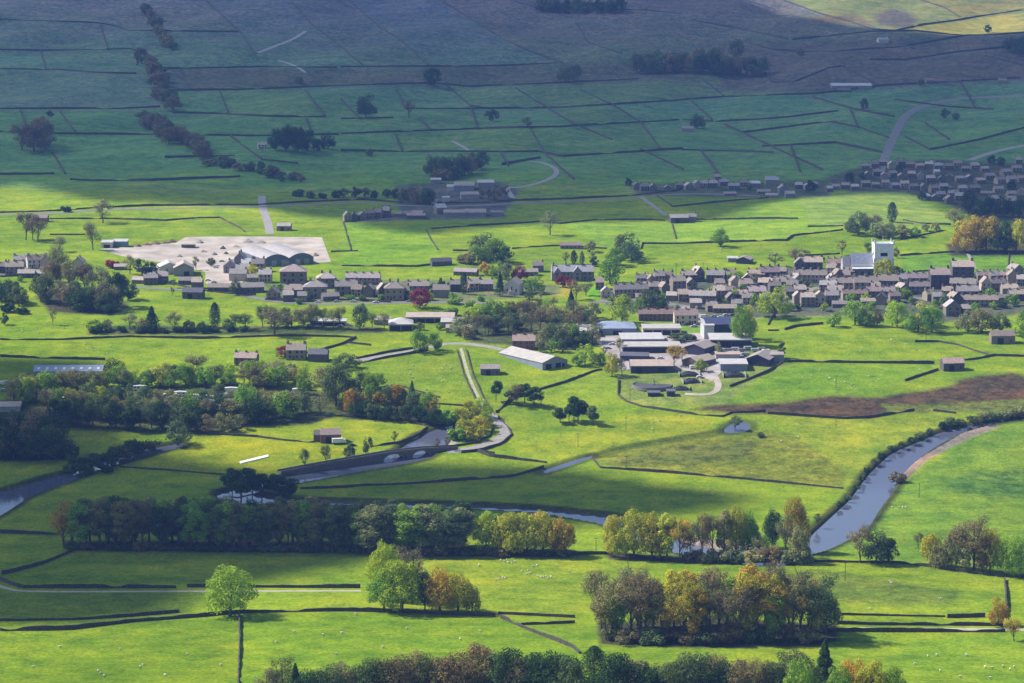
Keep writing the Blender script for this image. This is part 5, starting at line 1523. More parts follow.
def church():
    p = P(866, 277)
    s = mpp(p)
    t = empty('church', (p[0], p[1] + 6, float(hgt(p[0], p[1] + 6))), 0.05)
    x = lambda px: (px - 866) * s
    # nave and aisle
    nx0, nx1 = x(851), x(878)
    link('nave_wall', MB().prism_x([(-6, -1.5), (6, -1.5), (6, 9.0), (0, 16.5), (-6, 9.0)], nx0, nx1).mesh('nave_wall', 'stone'), t, color=(0.20, 0.195, 0.18))
    rf = MB().prism_x([(-6.6, 8.4), (0, 16.6), (6.6, 8.4), (6.6, 8.8), (0, 17.0), (-6.6, 8.8)], nx0 - .3, nx1 + .1)
    link('nave_roof', rf.mesh('nave_roof', 'slate'), t, color=(0.25, 0.27, 0.34))
    link('eaves_parapet', MB().box(nx0 - .4, nx1, -7.2, -6.62, 7.6, 8.9).mesh('eaves_parapet', 'white'), t)
    link('aisle_wall', MB().box(nx0 + 0.2, nx1 - .2, -9.0, -6.0, -1.5, 6.4).mesh('aisle_wall', 'stone'), t, color=(0.15, 0.15, 0.14))
    link('aisle_roof', MB().prism_x([(-9.5, 6.2), (-6.02, 7.7), (-6.02, 8.0), (-9.5, 6.5)], nx0, nx1).mesh('aisle_roof', 'slate'), t, color=(0.68, 0.68, 0.70))  # sky reflected off the lead is put into this pale roof colour
    for k in range(4):
        a = nx0 + 2.2 + k * (nx1 - nx0 - 4.4) / 3
        link('window', MB().prism_y([(a - .6, 1.6), (a + .6, 1.6), (a + .6, 3.8), (a, 4.8), (a - .6, 3.8)], -9.05, -8.9).mesh('window', 'glass'), t)
    # chancel; sunlight on its steep left gable is put into the paler stone
    cx0, cx1 = x(842.5), nx0 - 0.05
    link('chancel_wall', MB().prism_x([(-4.4, -1.5), (4.4, -1.5), (4.4, 7.5), (0, 14.2), (-4.4, 7.5)], cx0, cx1).mesh('chancel_wall', 'stone'), t, color=(0.42, 0.38, 0.34))
    link('chancel_roof', MB().prism_x([(-4.9, 6.9), (0, 14.3), (4.9, 6.9), (4.9, 7.3), (0, 14.7), (-4.9, 7.3)], cx0 + .25, cx1 - .35).mesh('chancel_roof', 'slate'), t, color=(0.23, 0.24, 0.28))
    # tower
    a, b = x(873), x(892)
    w = b - a
    tw = MB().box(a, b, -8.6, 1.5, -1.5, 23.5)
    tower = link('tower', tw.mesh('tower', 'stone'), t, color=(0.84, 0.84, 0.86))
    link('parapet', MB().box(a - .25, b + .25, -8.9, -8.3, 23.52, 25).box(a - .25, b + .25, 1.2, 1.8, 23.52, 25).box(a - .25, a + .35, -8.29, 1.19, 23.52, 25).box(b - .35, b + .25, -8.29, 1.19, 23.52, 25).mesh('parapet', 'stone'), tower, color=(0.85, 0.85, 0.86))
    for px_, py_ in ((a, -8.6), (b, -8.6), (a, 1.5), (b, 1.5)):
        link('pinnacle', MB().box(px_ - .45, px_ + .45, py_ - .45, py_ + .45, 25.02, 26.6).add([(px_ - .45, py_ - .45, 26.6), (px_ + .45, py_ - .45, 26.6), (px_ + .45, py_ + .45, 26.6), (px_ - .45, py_ + .45, 26.6), (px_, py_, 28.2)], [(0, 1, 4), (1, 2, 4), (2, 3, 4), (3, 0, 4)]).mesh('pinnacle', 'stone'), tower, color=(0.6, 0.6, 0.6))
    m_ = (a + b) / 2
    link('belfry_window', MB().box(m_ - 2.6, m_ + 2.6, -8.66, -8.5, 15.5, 18.0).mesh('belfry_window', 'dark'), tower)
    link('belfry_window', MB().box(a - .06, a + .1, -5.4, -1.8, 15.5, 18.0).mesh('belfry_window', 'dark'), tower)
    link('buttress', MB().box(a - .5, a + 0.6, -9.1, -8.62, -1.5, 14).mesh('buttress', 'stone'), tower, color=(0.6, 0.6, 0.62))
    link('buttress', MB().box(b - .6, b + 0.5, -9.1, -8.62, -1.5, 14).mesh('buttress', 'stone'), tower, color=(0.6, 0.6, 0.62))
    link('flagpole', MB().tube([(m_, -3, 23.4), (m_, -3, 30)], [0.12, 0.07], 6).mesh('flagpole', 'white'), tower)
    tag(t, 'parish church with bright white tower and grey slate nave roof', 'church')


church()


def chapel():
    p = P(514, 295)
    s = mpp(p)
    w, d, e, r = 15 * s, 15, 7.6, 3.6
    t = empty('chapel', (p[0], p[1] + d / 2, p[2]), -0.22)
    link('wall', MB().prism_y([(-w / 2, -1.2), (w / 2, -1.2), (w / 2, e), (0, e + r), (-w / 2, e)], -d / 2, d / 2).mesh('wall', 'stone'), t, color=(0.66, 0.56, 0.54))
    k = r / (w / 2)
    X = w / 2 + .2
    link('roof', MB().prism_y([(-X, e - .2 * k + .03), (0, e + r + .03), (X, e - .2 * k + .03), (X, e - .2 * k + .2), (0, e + r + .25), (-X, e - .2 * k + .2)], -d / 2 + .4, d / 2 + .2).mesh('roof', 'slate'), t, color=ROOF['s'][0])
    for x, h in ((-w * .3, 4.8), (0, 6.0), (w * .3, 4.8)):
        link('window', MB().prism_y([(x - .5, 2.2), (x + .5, 2.2), (x + .5, h - .7), (x, h), (x - .5, h - .7)], -d / 2 - .05, -d / 2 + .1).mesh('window', 'glass'), t)
    link('door', MB().box(-.9, .9, -d / 2 - .06, -d / 2 + .1, -.3, 1.9).mesh('door', 'wood'), t)
    link('porch', MB().prism_y([(-1.6, -1), (1.6, -1), (1.6, 2.2), (0, 3.4), (-1.6, 2.2)], -d / 2 - 1.6, -d / 2 - .07).mesh('porch', 'stone'), t, color=(0.6, 0.52, 0.5))
    tag(t, 'pale pink chapel with three tall arched windows beside dark evergreens', 'chapel')


chapel()


def gothic_house():
    p = P(572, 281)
    s = mpp(p)
    x = lambda px: (px - 572) * s
    t = empty('gothic_house', (p[0], p[1] + 5, p[2]), 0.03)
    st, rf = (0.20, 0.18, 0.19), (0.33, 0.32, 0.36)
    link('wall', MB().prism_x([(-4.5, -1.5), (4.5, -1.5), (4.5, 7), (0, 11), (-4.5, 7)], x(552), x(594)).mesh('wall', 'stone'), t, color=st)
    roof = link('roof', MB().prism_x([(-5, 6.6), (0, 11.05), (5, 6.6), (5, 6.9), (0, 11.35), (-5, 6.9)], x(552) + .3, x(594) - .1).mesh('roof', 'slate'), t, color=rf)
    link('end_gable', MB().prism_x([(-4.8, -1.5), (4.8, -1.5), (4.8, 7.4), (0, 12), (-4.8, 7.4)], x(552) - .5, x(552) + .25).mesh('end_gable', 'stone'), t, color=(0.42, 0.38, 0.33))  # sunlight on this end is put into its paler stone
    for cx_, w, h in ((557, 5.2, 8.5), (577, 6.0, 9.2)):
        c = x(cx_)
        wg = link('cross_wing', MB().prism_y([(c - w / 2, -1.5), (c + w / 2, -1.5), (c + w / 2, h - 2.4), (c, h + 1.2), (c - w / 2, h - 2.4)], -7, -0.5).mesh('cross_wing', 'stone'), t, color=st)
        link('wing_roof', MB().prism_y([(c - w / 2 - .3, h - 2.7), (c, h + 1.25), (c + w / 2 + .3, h - 2.7), (c + w / 2 + .3, h - 2.45), (c, h + 1.55), (c - w / 2 - .3, h - 2.45)], -6.8, -0.4).mesh('wing_roof', 'slate'), wg, color=rf)
        link('window', MB().box(c - 1, c + 1, -7.06, -6.9, 1.2, 3.4).mesh('window', 'glass'), wg)
        link('window', MB().box(c - .7, c + .7, -7.06, -6.9, 4.4, 6.2).mesh('window', 'glass'), wg)
    for a in (564, 568, 585, 590):
        for z in (1.2, 4.4):
            link('window', MB().box(x(a) - .6, x(a) + .6, -4.56, -4.4, z, z + 1.7).mesh('window', 'glass'), t)
    for a in (553.5, 566, 582, 592.5):
        link('chimney', MB().box(x(a) - .5, x(a) + .5, -.5, .5, 10.4, 13.4).mesh('chimney', 'stone'), roof, color=st)
    tag(t, 'large gabled gothic stone house with a bright left gable behind a yellow lawn', 'house')


gothic_house()


# ------------------------------------------------------------------ the bridge
def bridge():
    A, B = PM([(281, 474.5), (458, 449)])
    A, B = np.array(A), np.array(B)
    L = float(np.linalg.norm((B - A)[:2]))
    rz = math.atan2(B[1] - A[1], B[0] - A[0])
    u = (B - A) / L
    ground = lambda q: float(hgt(A[0] + u[0] * q, A[1] + u[1] * q))
    z0 = ground(0)
    t = empty('stone_bridge', (A[0], A[1], z0), rz)
    tpx = lambda px: (px - 281) / (458 - 281) * L

    def deck(q):                                   # top of the roadway, from the way the parapet runs in the picture
        f = q / L
        return ground(q) - z0 + np.interp(f, [0, 0.2, 0.45, 0.62, 0.8, 1.0], [0.7, 1.4, 2.2, 2.7, 2.2, 0.5])

    qs = np.linspace(0, L, 41)
    arches = [(tpx(392), 6.0, 3.3), (tpx(420), 5.2, 3.0)]
    water = lambda q: ground(q) - z0 - 1.15
    top = [(q, deck(q)) for q in qs]
    bot = [(0.0, ground(0) - z0 - 3)]
    for c, half, rise in arches:
        wl = water(c)
        bot.append((c - half, wl - 2.2))
        for j in range(0, 15):
            a = math.pi * (1 - j / 14)
            bot.append((c + half * math.cos(a), wl + rise * math.sin(a)))
        bot.append((c + half, wl - 2.2))
    bot.append((L, ground(L) - z0 - 3))
    WID = 5.0
    body = MB().prism_y(bot + top[::-1], 0, WID)
    m, nt, out = nodes_of('bridge_stone')
    link('arched_wall', body.mesh('arched_wall', 'stone'), t, color=(0.135, 0.122, 0.105))
    for y0, y1 in ((-0.12, 0.35), (WID - .35, WID + .12)):
        prof = [(q, deck(q) + .01) for q in qs] + [(q, deck(q) + 1.15) for q in qs[::-1]]
        link('parapet', MB().prism_y(prof, y0, y1).mesh('parapet', 'stone'), t, color=(0.16, 0.145, 0.125))
    prof = [(q, deck(q) + .012) for q in qs] + [(q, deck(q) + .10) for q in qs[::-1]]
    link('roadway', MB().prism_y(prof, .36, WID - .36).mesh('roadway', 'asphalt'), t)
    for c, half, rise in arches:                    # the ring of voussoirs round each arch
        wl = water(c)
        inner = [(c + (half + .02) * math.cos(math.pi * (1 - j / 14)), wl + (rise + .02) * math.sin(math.pi * (1 - j / 14))) for j in range(15)]
        outer = [(c + (half + .55) * math.cos(math.pi * (1 - j / 14)), wl + (rise + .55) * math.sin(math.pi * (1 - j / 14))) for j in range(15)]
        link('arch_ring', MB().prism_y(inner + outer[::-1], -0.09, -0.01).mesh('arch_ring', 'stone'), t, color=(0.2, 0.18, 0.16))
    q = (arches[0][0] + arches[1][0]) / 2           # cutwater between the arches
    link('cutwater', MB().add([(q - 1.2, 0, water(q) - 2), (q + 1.2, 0, water(q) - 2), (q, -1.7, water(q) - 2), (q - 1.2, 0, water(q) + 2.2), (q + 1.2, 0, water(q) + 2.2), (q, -1.7, water(q) + 1.6)],
                              [(0, 1, 2), (3, 5, 4), (0, 2, 5, 3), (2, 1, 4, 5), (1, 0, 3, 4)]).mesh('cutwater', 'stone'), t, color=(0.14, 0.125, 0.11))
    tag(t, 'long dark stone bridge with two arches between pool and shaded meadow', 'bridge')


bridge()


# ------------------------------------------------------------------ slurry store, silage clamp
def slurry_store():
    p = P(652, 386)
    s = mpp(p)
    r = 20 * s
    t = empty('slurry_store', (p[0], p[1], p[2]), 0)
    n = 40
    mb = MB()
    ang = [2 * math.pi * k / n for k in range(n)]
    vs = []
    for rr, z in ((r, -1), (r, 1.1), (r - .35, 1.1), (r - .35, -1)):
        vs += [(rr * math.cos(a), rr * math.sin(a), z) for a in ang]
    fs = [(k * n + i, k * n + (i + 1) % n, (k + 1) * n + (i + 1) % n, (k + 1) * n + i) for k in range(3) for i in range(n)]
    link('ring_wall', mb.add(vs, fs).mesh('ring_wall', 'stone'), t, color=(0.2, 0.19, 0.185))
    link('slurry', MB().disc(0, 0, -.5, .6, r - .36, n).mesh('slurry', 'slurry'), t)
    link('stirrer', MB().tube([(r * .1, r - .2, 2.2), (0, 0, 2.0), (0, -1, 0.5)], [.14, .14, .1], 6).tube([(r * .1, r - .2, -.5), (r * .1, r - .2, 2.3)], [.14, .14], 6).mesh('stirrer', 'metal'), t)
    tag(t, 'round open slurry store with dark grey liquid below the farm', 'slurry store')


slurry_store()


def clamp(x, y, wpx, d, h, label, rz):
    p = P(x, y)
    w = wpx * mpp(p)
    t = empty('silage_clamp', (p[0], p[1] + d / 2, p[2]), rz)
    vs, fs = [], []
    nx, ny = 14, 10
    for j in range(ny + 1):
        for i in range(nx + 1):
            a, b = i / nx, j / ny
            z = h * (math.sin(math.pi * a) ** 0.5) * (math.sin(math.pi * b) ** 0.4) + rng.uniform(-.08, .08)
            vs.append((w * (a - .5), d * (b - .5), z if 0 < i < nx and 0 < j < ny else -.6))
    fs = [(j * (nx + 1) + i, j * (nx + 1) + i + 1, (j + 1) * (nx + 1) + i + 1, (j + 1) * (nx + 1) + i) for j in range(ny) for i in range(nx)]
    fs.append(tuple([i for i in range(nx, -1, -1)] + [j * (nx + 1) for j in range(1, ny + 1)] + [ny * (nx + 1) + i for i in range(1, nx + 1)] + [j * (nx + 1) + nx for j in range(ny - 1, 0, -1)]))
    link('cover', MB().add(vs, fs).mesh('cover', 'plastic'), t)
    tm = MB()
    ty = None
    for k in range(16):
        a, b = rng.uniform(.2, .8), rng.uniform(.2, .8)
        z = h * (math.sin(math.pi * a) ** 0.5) * (math.sin(math.pi * b) ** 0.4)
        tx, ty_ = w * (a - .5), d * (b - .5)
        o = link('tyre', tyre_mesh(), t, (tx, ty_, z + .05))
    for sx in (-1, 1):
        link('side_wall', MB().box(sx * (w / 2 + .15) - .15, sx * (w / 2 + .15) + .15, -d / 2, d / 2, -.8, h * .8).mesh('side_wall', 'stone'), t, color=(0.28, 0.26, 0.25))
    tag(t, label, 'silage clamp', 'black-sheeted silage clamps')


_ty = []


def tyre_mesh():
    if not _ty:
        n, k = 12, 6
        vs = [((.38 + .13 * math.cos(b)) * math.cos(a), (.38 + .13 * math.cos(b)) * math.sin(a), .13 * math.sin(b)) for a in [2 * math.pi * i / n for i in range(n)] for b in [2 * math.pi * j / k for j in range(k)]]
        fs = [(i * k + j, ((i + 1) % n) * k + j, ((i + 1) % n) * k + (j + 1) % k, i * k + (j + 1) % k) for i in range(n) for j in range(k)]
        _ty.append(MB().add(vs, fs).mesh('tyre', 'rubber'))
    return _ty[0]


clamp(690, 377, 20, 9, 2.6, 'upper black-sheeted silage heap by the slurry store', 0.0)
clamp(692, 384, 18, 10, 2.6, 'middle black-sheeted silage heap by the slurry store', 0.1)
clamp(682, 391, 16, 8, 2.2, 'lowest black-sheeted silage heap by the slurry store', -0.1)
clamp(735, 378, 22, 11, 3.0, 'black tyre heap in front of the white-roofed blue-grey shed', 0.0)


def heap(x, y, wpx, h, tint, label):
    p = P(x, y)
    w = wpx * mpp(p) / 2
    n, k = 18, 5
    vs = [(0, 0, h)]
    for j in range(1, k + 1):
        f = j / k
        for i in range(n):
            a = 2 * math.pi * i / n
            r_ = w * f * (1 + 0.14 * math.sin(3 * a + x) + rng.uniform(-.08, .08))
            vs.append((r_ * math.cos(a), 0.7 * r_ * math.sin(a), h * (1 - f) ** 0.9 * rng.uniform(.9, 1.1) - (0.5 if j == k else 0)))
    fs = [(0, 1 + i, 1 + (i + 1) % n) for i in range(n)]
    fs += [(1 + (j - 1) * n + i, 1 + j * n + i, 1 + j * n + (i + 1) % n, 1 + (j - 1) * n + (i + 1) % n) for j in range(1, k) for i in range(n)]
    fs.append(tuple(1 + (k - 1) * n + i for i in range(n - 1, -1, -1)))
    o = link('gravel_heap', MB().add(vs, fs).mesh('gravel_heap', 'stone'), loc=p, color=tint)
    tag(o, label, 'heap', 'heaps on the works yard')


HT = {'r': ((0.20, 0.115, 0.09), 'reddish-brown'), 'p': ((0.40, 0.33, 0.28), 'pale stony'), 'd': ((0.13, 0.11, 0.10), 'dark'), 'g': ((0.27, 0.25, 0.23), 'grey')}
HS = [(147, 245, 11, 'r'), (156, 244, 12, 'r'), (165, 243, 11, 'r'), (172, 242, 10, 'r'), (138, 246.5, 8, 'r'), (203, 252, 9, 'p'), (214, 255, 8, 'g'), (223, 249, 7, 'd'), (226, 254, 6, 'd'), (248, 242, 12, 'p'), (262, 243, 11, 'g'), (211, 263, 12, 'd'), (200, 243, 9, 'g'), (236, 247, 8, 'p'), (180, 257, 7, 'g'), (315, 256, 9, 'p')]
for i_, (x_, y_, w_, c_) in enumerate(sorted(HS)):
    heap(x_, y_, w_, rng.uniform(1.6, 2.8), HT[c_][0], f'{HT[c_][1]} heap, {ordinal(i_, len(HS))} of the heaps on the works yard')


# ------------------------------------------------------------------ vehicles
VP = {}


def vehicle_parts(kind):
    if kind in VP:
        return VP[kind]
    ps = []
    if kind == 'car':
        body = MB().prism_y([(-2.1, .3), (2.1, .3), (2.15, .8), (1.2, .95), (.6, 1.45), (-1.2, 1.45), (-1.9, .98), (-2.15, .9)], -.85, .85)
        ps.append(('body', body.mesh('body', 'paint'), 1))
        ps.append(('side_window', MB().prism_y([(-1.5, .98), (1.0, .98), (.55, 1.38), (-1.1, 1.38)], -.87, -.80).prism_y([(-1.5, .98), (1.0, .98), (.55, 1.38), (-1.1, 1.38)], .80, .87).mesh('side_window', 'glass'), 0))
        ps.append(('windscreen', MB().add([(1.17, -.75, .99), (1.17, .75, .99), (.64, .7, 1.44), (.64, -.7, 1.44), (1.22, -.75, 1.0), (1.22, .75, 1.0), (.69, .7, 1.46), (.69, -.7, 1.46)], [(4, 5, 6, 7), (0, 3, 2, 1), (0, 1, 5, 4), (2, 3, 7, 6)]).mesh('windscreen', 'glass'), 0))
        wx, wr = (-1.3, 1.3), .33
        yw = .85
    elif kind == 'van':
        body = MB().prism_y([(-2.6, .4), (2.6, .4), (2.65, 1.1), (2.0, 1.3), (1.5, 2.2), (1.2, 2.35), (-2.6, 2.35)], -.95, .95)
        ps.append(('body', body.mesh('body', 'paint'), 1))
        ps.append(('side_window', MB().prism_y([(1.0, 1.35), (1.9, 1.35), (1.48, 2.05), (1.0, 2.05)], -.98, -.9).prism_y([(1.0, 1.35), (1.9, 1.35), (1.48, 2.05), (1.0, 2.05)], .9, .98).mesh('side_window', 'glass'), 0))
        wx, wr = (-1.7, 1.7), .36
        yw = .95
    elif kind == 'caravan':
        body = MB().prism_y([(-4, .5), (4, .5), (4.1, 1.6), (3.9, 2.7), (0, 3.0), (-3.9, 2.7), (-4.1, 1.6)], -1.5, 1.5)
        ps.append(('body', body.mesh('body', 'paint'), 1))
        for x in (-2.8, -.8, 2.4):
            ps.append(('window', MB().box(x - .7, x + .7, -1.53, -1.4, 1.35, 2.3).mesh('window', 'glass'), 0))
        ps.append(('door', MB().box(.55, 1.25, -1.53, -1.4, .55, 2.4).mesh('door', 'white'), 0))
        wx, wr = (-.5, .5), .34
        yw = 1.3
    elif kind == 'trailer':
        body = MB().prism_y([(-2.6, .6), (2.2, .6), (2.4, 1.4), (2.1, 2.3), (-2.6, 2.3)], -1.1, 1.1)
        ps.append(('body', body.mesh('body', 'paint'), 1))
        ps.append(('vent', MB().box(-2.2, 1.6, -1.13, -1.0, 1.7, 1.95).mesh('vent', 'dark'), 0))
        ps.append(('drawbar', MB().box(2.25, 3.6, -.08, .08, .55, .7).mesh('drawbar', 'metal'), 0))
        wx, wr = (-.6, .4), .36
        yw = 1.1
    else:                                            # truck
        ps.append(('cab', MB().prism_y([(2.2, .6), (3.9, .6), (3.95, 1.5), (3.6, 2.7), (2.2, 2.8)], -1.2, 1.2).mesh('cab', 'paint'), 1))
        ps.append(('box_body', MB().box(-3.8, 2.1, -1.25, 1.25, .95, 3.3).mesh('box_body', 'paint'), 1))
        ps.append(('windscreen', MB().box(3.62, 3.9, -1, 1, 1.6, 2.4).mesh('windscreen', 'glass'), 0))
        wx, wr = (-2.5, 2.9), .48
        yw = 1.2
    wl = MB().disc(0, 0, -.11, .11, wr, 12, 'y').mesh('wheel', 'rubber')
    for x in wx:
        for y in (-yw, yw):
            ps.append(('wheel', wl, (x, y, wr)))
    VP[kind] = ps
    return ps


PAINT = {'w': ((0.72, 0.71, 0.69), 'white'), 's': ((0.42, 0.43, 0.45), 'silver'), 'd': ((0.05, 0.055, 0.07), 'dark'), 'r': ((0.30, 0.03, 0.03), 'red'), 'b': ((0.05, 0.10, 0.28), 'blue'), 'c': ((0.58, 0.52, 0.42), 'cream'), 'g': ((0.20, 0.21, 0.22), 'grey')}
VN = {'c': ('car', 'parked_car', 'car'), 'v': ('van', 'parked_van', 'van'), 'k': ('caravan', 'static_caravan', 'caravan'), 't': ('trailer', 'livestock_trailer', 'trailer'), 'l': ('truck', 'box_truck', 'truck')}


def vehicles(place, group, spec):
    rows = sorted([w.split(',') for w in spec.split()], key=lambda a: float(a[0]))
    for i, a in enumerate(rows):
        kind, nm, cat = VN[a[2][0]]
        pc, pn = PAINT[a[2][1]]
        p = P(float(a[0]), float(a[1]))
        rz = float(a[3]) if len(a) > 3 else rng.choice((0.1, 3.2, 0.05, 3.1)) + rng.uniform(-.1, .1)
        t = empty(nm, (p[0], p[1], float(p[2]) + (0.12 if 'yard' in place or 'park' in place else 0.02)), rz)
        for n_, me, c in vehicle_parts(kind):
            if isinstance(c, tuple):
                link(n_, me, t, c)
            else:
                link(n_, me, t, color=pc if c else None)
        tag(t, f'{pn} {cat}, {ordinal(i, len(rows))} {place}' if len(rows) > 1 else f'{pn} {cat} {place}', cat, group)


vehicles('of the caravans among the wood trees', 'caravans in the wood', '66,402,kw 88,392,kc 82,411,kw 70,405,kc 142,385,kw 140,390,kw 170,398,kc 180,396,kw 187,402,kw 193,399,kc 199,404,kw 183,408,kw 196,410,kc 207,400,kw 212,405,kw 218,410,kc 190,414,kw 222,398,kw 231,392,kw 128,402,kc 58,412,kc 227,404,kw 299,393,kw 306,390,kc 281,380,kw 45,396,kw')
vehicles("of vehicles parked at the left edge", 'vehicles at the left edge', '3,385,vw 8,383,cs 4,391,cs 12,388,cd')
vehicles('beside the reddish field barn', None, '339,444,lw,0.2')
vehicles('half in the grass beside the box truck', None, '352,446,cd')
vehicles('of the cars on the central car park', 'cars on the central car park', '692,321,cw 698,320,cs 704,318,vw 688,325,cd 694,327,cw 700,325,cs 706,322,cw 714,317,cs 720,318,cw 726,316,cs 733,316,cd 740,315,cw 708,309,cw 716,321,cr')
vehicles('of the parked row at the right of the farmyard', 'parked row in the farmyard', '713,350,vw 721,352,ts 728,352,tg 735,351,ts 742,352,tg 748,350,ts 755,352,ts 761,351,tg 766,353,tw 706,353,cw 733,356,cd 745,356,ts')
vehicles('of the cars in the middle of the farmyard', 'cars in the farmyard', '620,342,cr 628,339,cw 636,341,cs 612,345,cw 650,360,cd 660,359,cw 668,362,cs 676,358,cr 700,378,cw 694,369,vw 608,349,cs')
vehicles('of the vans and cars on the works yard', 'vehicles on the works yard', '216,268,cw 222,262,cs 208,281,cw 214,283,cs 165,281,cw 172,282,cw 233,262,vw 268,259,cd 150,280,cw')
vehicles("of vehicles in west village gardens", 'vehicles in the west village', '301,301,cw 318,303,cw 337,302,cs 353,302,cw 376,303,cw 409,302,cs 310,326,cw 318,327,cw 340,327,cs 349,326,cw')
vehicles("of vehicles in the hill village", 'vehicles in the hill village', '926,166,vw 933,163,vw 941,166,vw 930,181,cs 946,200,vw 923,200,vw 917,186,cs 938,190,cw 952,188,cs')


def trampoline_sheet():
    a = PM([(239.5, 462.2), (268.5, 455.2), (269, 457.2), (241, 464)])
    c = a.mean(0)
    q = a - c
    vs = [(x, y, z - .1) for x, y, z in q] + [(x * .98, y * .98, z + .5) for x, y, z in q]
    o = link('cover_sheet', MB().add(vs, [(3, 2, 1, 0), (4, 5, 6, 7), (0, 1, 5, 4), (1, 2, 6, 5), (2, 3, 7, 6), (3, 0, 4, 7)]).mesh('cover_sheet', 'white'), loc=c)
    tag(o, 'long white sheet lying across the yellow hay field', 'sheet')


trampoline_sheet()


# ------------------------------------------------------------------ sheep
def sheep_mesh():
    me = bpy.data.meshes.new('sheep_body')
    v = [(0, 0, .62), (-.38, 0, .64), (.30, 0, .62), (.47, 0, .74), (.62, 0, .80), (.76, 0, .72),
         (-.34, .13, .34), (-.34, .13, .02), (-.34, -.13, .34), (-.34, -.13, .02), (.28, .13, .34), (.28, .13, .02), (.28, -.13, .34), (.28, -.13, .02), (-.56, 0, .60)]
    e = [(0, 1), (0, 2), (2, 3), (3, 4), (4, 5), (1, 6), (6, 7), (1, 8), (8, 9), (2, 10), (10, 11), (2, 12), (12, 13), (1, 14)]
    me.from_pydata(v, e, [])
    o = bpy.data.objects.new('sheep_build', me)
    C.objects.link(o)
    sk = o.modifiers.new('skin', 'SKIN')
    rad = [.33, .30, .28, .16, .12, .07, .08, .045, .08, .045, .08, .045, .08, .045, .08]
    for i, r in enumerate(rad):
        me.skin_vertices[0].data[i].radius = (r, r)
    me.skin_vertices[0].data[0].use_root = True
    sb = o.modifiers.new('sub', 'SUBSURF')
    sb.levels = 1
    dg = bpy.context.evaluated_depsgraph_get()
    out = bpy.data.meshes.new_from_object(o.evaluated_get(dg))
    out.name = 'sheep'
    bpy.data.objects.remove(o)
    out.materials.clear()
    out.materials.append(M['fleece'])
    return out


SHEEP = sheep_mesh()
EAR = MB().add([(.58, .05, .88), (.54, .2, .86), (.60, .2, .82), (.62, .06, .84), (.57, .05, .9), (.55, .19, .885)], [(0, 1, 2, 3), (4, 5, 1, 0), (4, 3, 2, 5)]).mesh('ear', 'face')


def flock(label, group, spec):
    for w in spec.split():
        x, y = (float(q) for q in w.split(','))
        p = P(x, y)
        k = rng.uniform(0.9, 1.1)
        o = link('sheep', SHEEP, None, p)
        o.rotation_euler = (0, 0, rng.uniform(0, 6.28))
        o.scale = (k, k, k)
        tag(o, label, 'sheep', group)


def scatter(n, *polys):
    out = []
    for _ in range(n):
        s = polys[rng.randrange(len(polys))]
        q = pts(s)
        xs, ys = [a[0] for a in q], [a[1] for a in q]
        while True:
            x, y = rng.uniform(min(xs), max(xs)), rng.uniform(min(ys), max(ys))
            if in_poly(np.array([x]), np.array([y]), q)[0]:
                break
        out.append(f'{x:.1f},{y:.1f}')
    return ' '.join(out)


flock('white sheep grazing in the bright field behind the three-tree clump', 'flock in the bright field', '501,561 504,562 508,563 512,564 515,563 527,575 530,574 528,571 533,567 537,566 541,578 544,578 548,579 551,578 505,579 499,580 496,581 503,578 522,572 546,577 538,577 507,561 570,572 479,566')
flock('white sheep scattered over the foreground field left of the stony wall', 'sheep left of the stony wall', '140,668 100,674 104,677 165,676 221,666 98,672 143,666 187,655 33,668 60,648 120,650')
flock('white sheep scattered over the foreground field right of the stony wall', 'sheep right of the stony wall', '276,643 294,633 323,636 342,634 356,615 336,655 407,629 460,640 480,632 383,648')
flock('white sheep in the lowest field at the bottom right', 'sheep at bottom right', '928,657 937,656 966,656 985,668 992,669 1003,667 1010,670 1014,668 960,678 990,679 940,672 915,665')
flock('white sheep in the field below the big river bend', 'sheep below the river bend', '892,508 899,508 903,508 906,508 891,584 890,582 940,600 760,600 780,590 870,610')
flock('white sheep in the pastures between beck and bog', 'sheep between beck and bog', scatter(16, '690,480 730,482 740,500 680,500', '760,430 840,430 830,470 740,470', '620,425 690,410 700,425 600,450', '800,390 900,370 900,388 800,396'))
flock('white sheep in the pasture left of the steep pale path', 'sheep left of the pale path', scatter(14, '400,365 455,355 468,395 400,395'))
flock('white sheep in the sunny fields above the west village', 'sheep above the west village', scatter(22, '350,225 430,232 430,262 345,262', '120,210 240,210 240,225 100,232', '520,228 600,226 590,242 520,244', '455,254 540,252 600,252 540,262'))
flock('white sheep in the sunny fields behind the central village', 'sheep behind the central village', scatter(20, '650,226 760,224 840,232 760,240 650,240', '640,252 760,247 840,240 800,258 660,275'))
flock('white sheep in the fields right of the farm', 'sheep right of the farm', scatter(14, '800,366 930,366 900,385 790,395', '800,336 900,338 930,352 800,358'))
flock('white sheep in the long fields at the left', 'sheep in the long left fields', scatter(14, '10,345 250,343 240,352 120,356', '20,322 70,322 80,334 20,334', '80,345 330,352 250,362 130,368'))


# ------------------------------------------------------------------ poles
def pole_parts():
    a = MB().tube([(0, 0, -.8), (0, 0, 9.0)], [.17, .11], 7).mesh('pole', 'wood')
    b = MB().box(-1.1, 1.1, -.07, .07, 8.3, 8.48).mesh('crossarm', 'wood')
    c = MB()
    for x in (-.95, 0, .95):
        c.disc(x, 0, 8.48, 8.75, .07, 6)
    return a, b, c.mesh('insulators', 'metal')


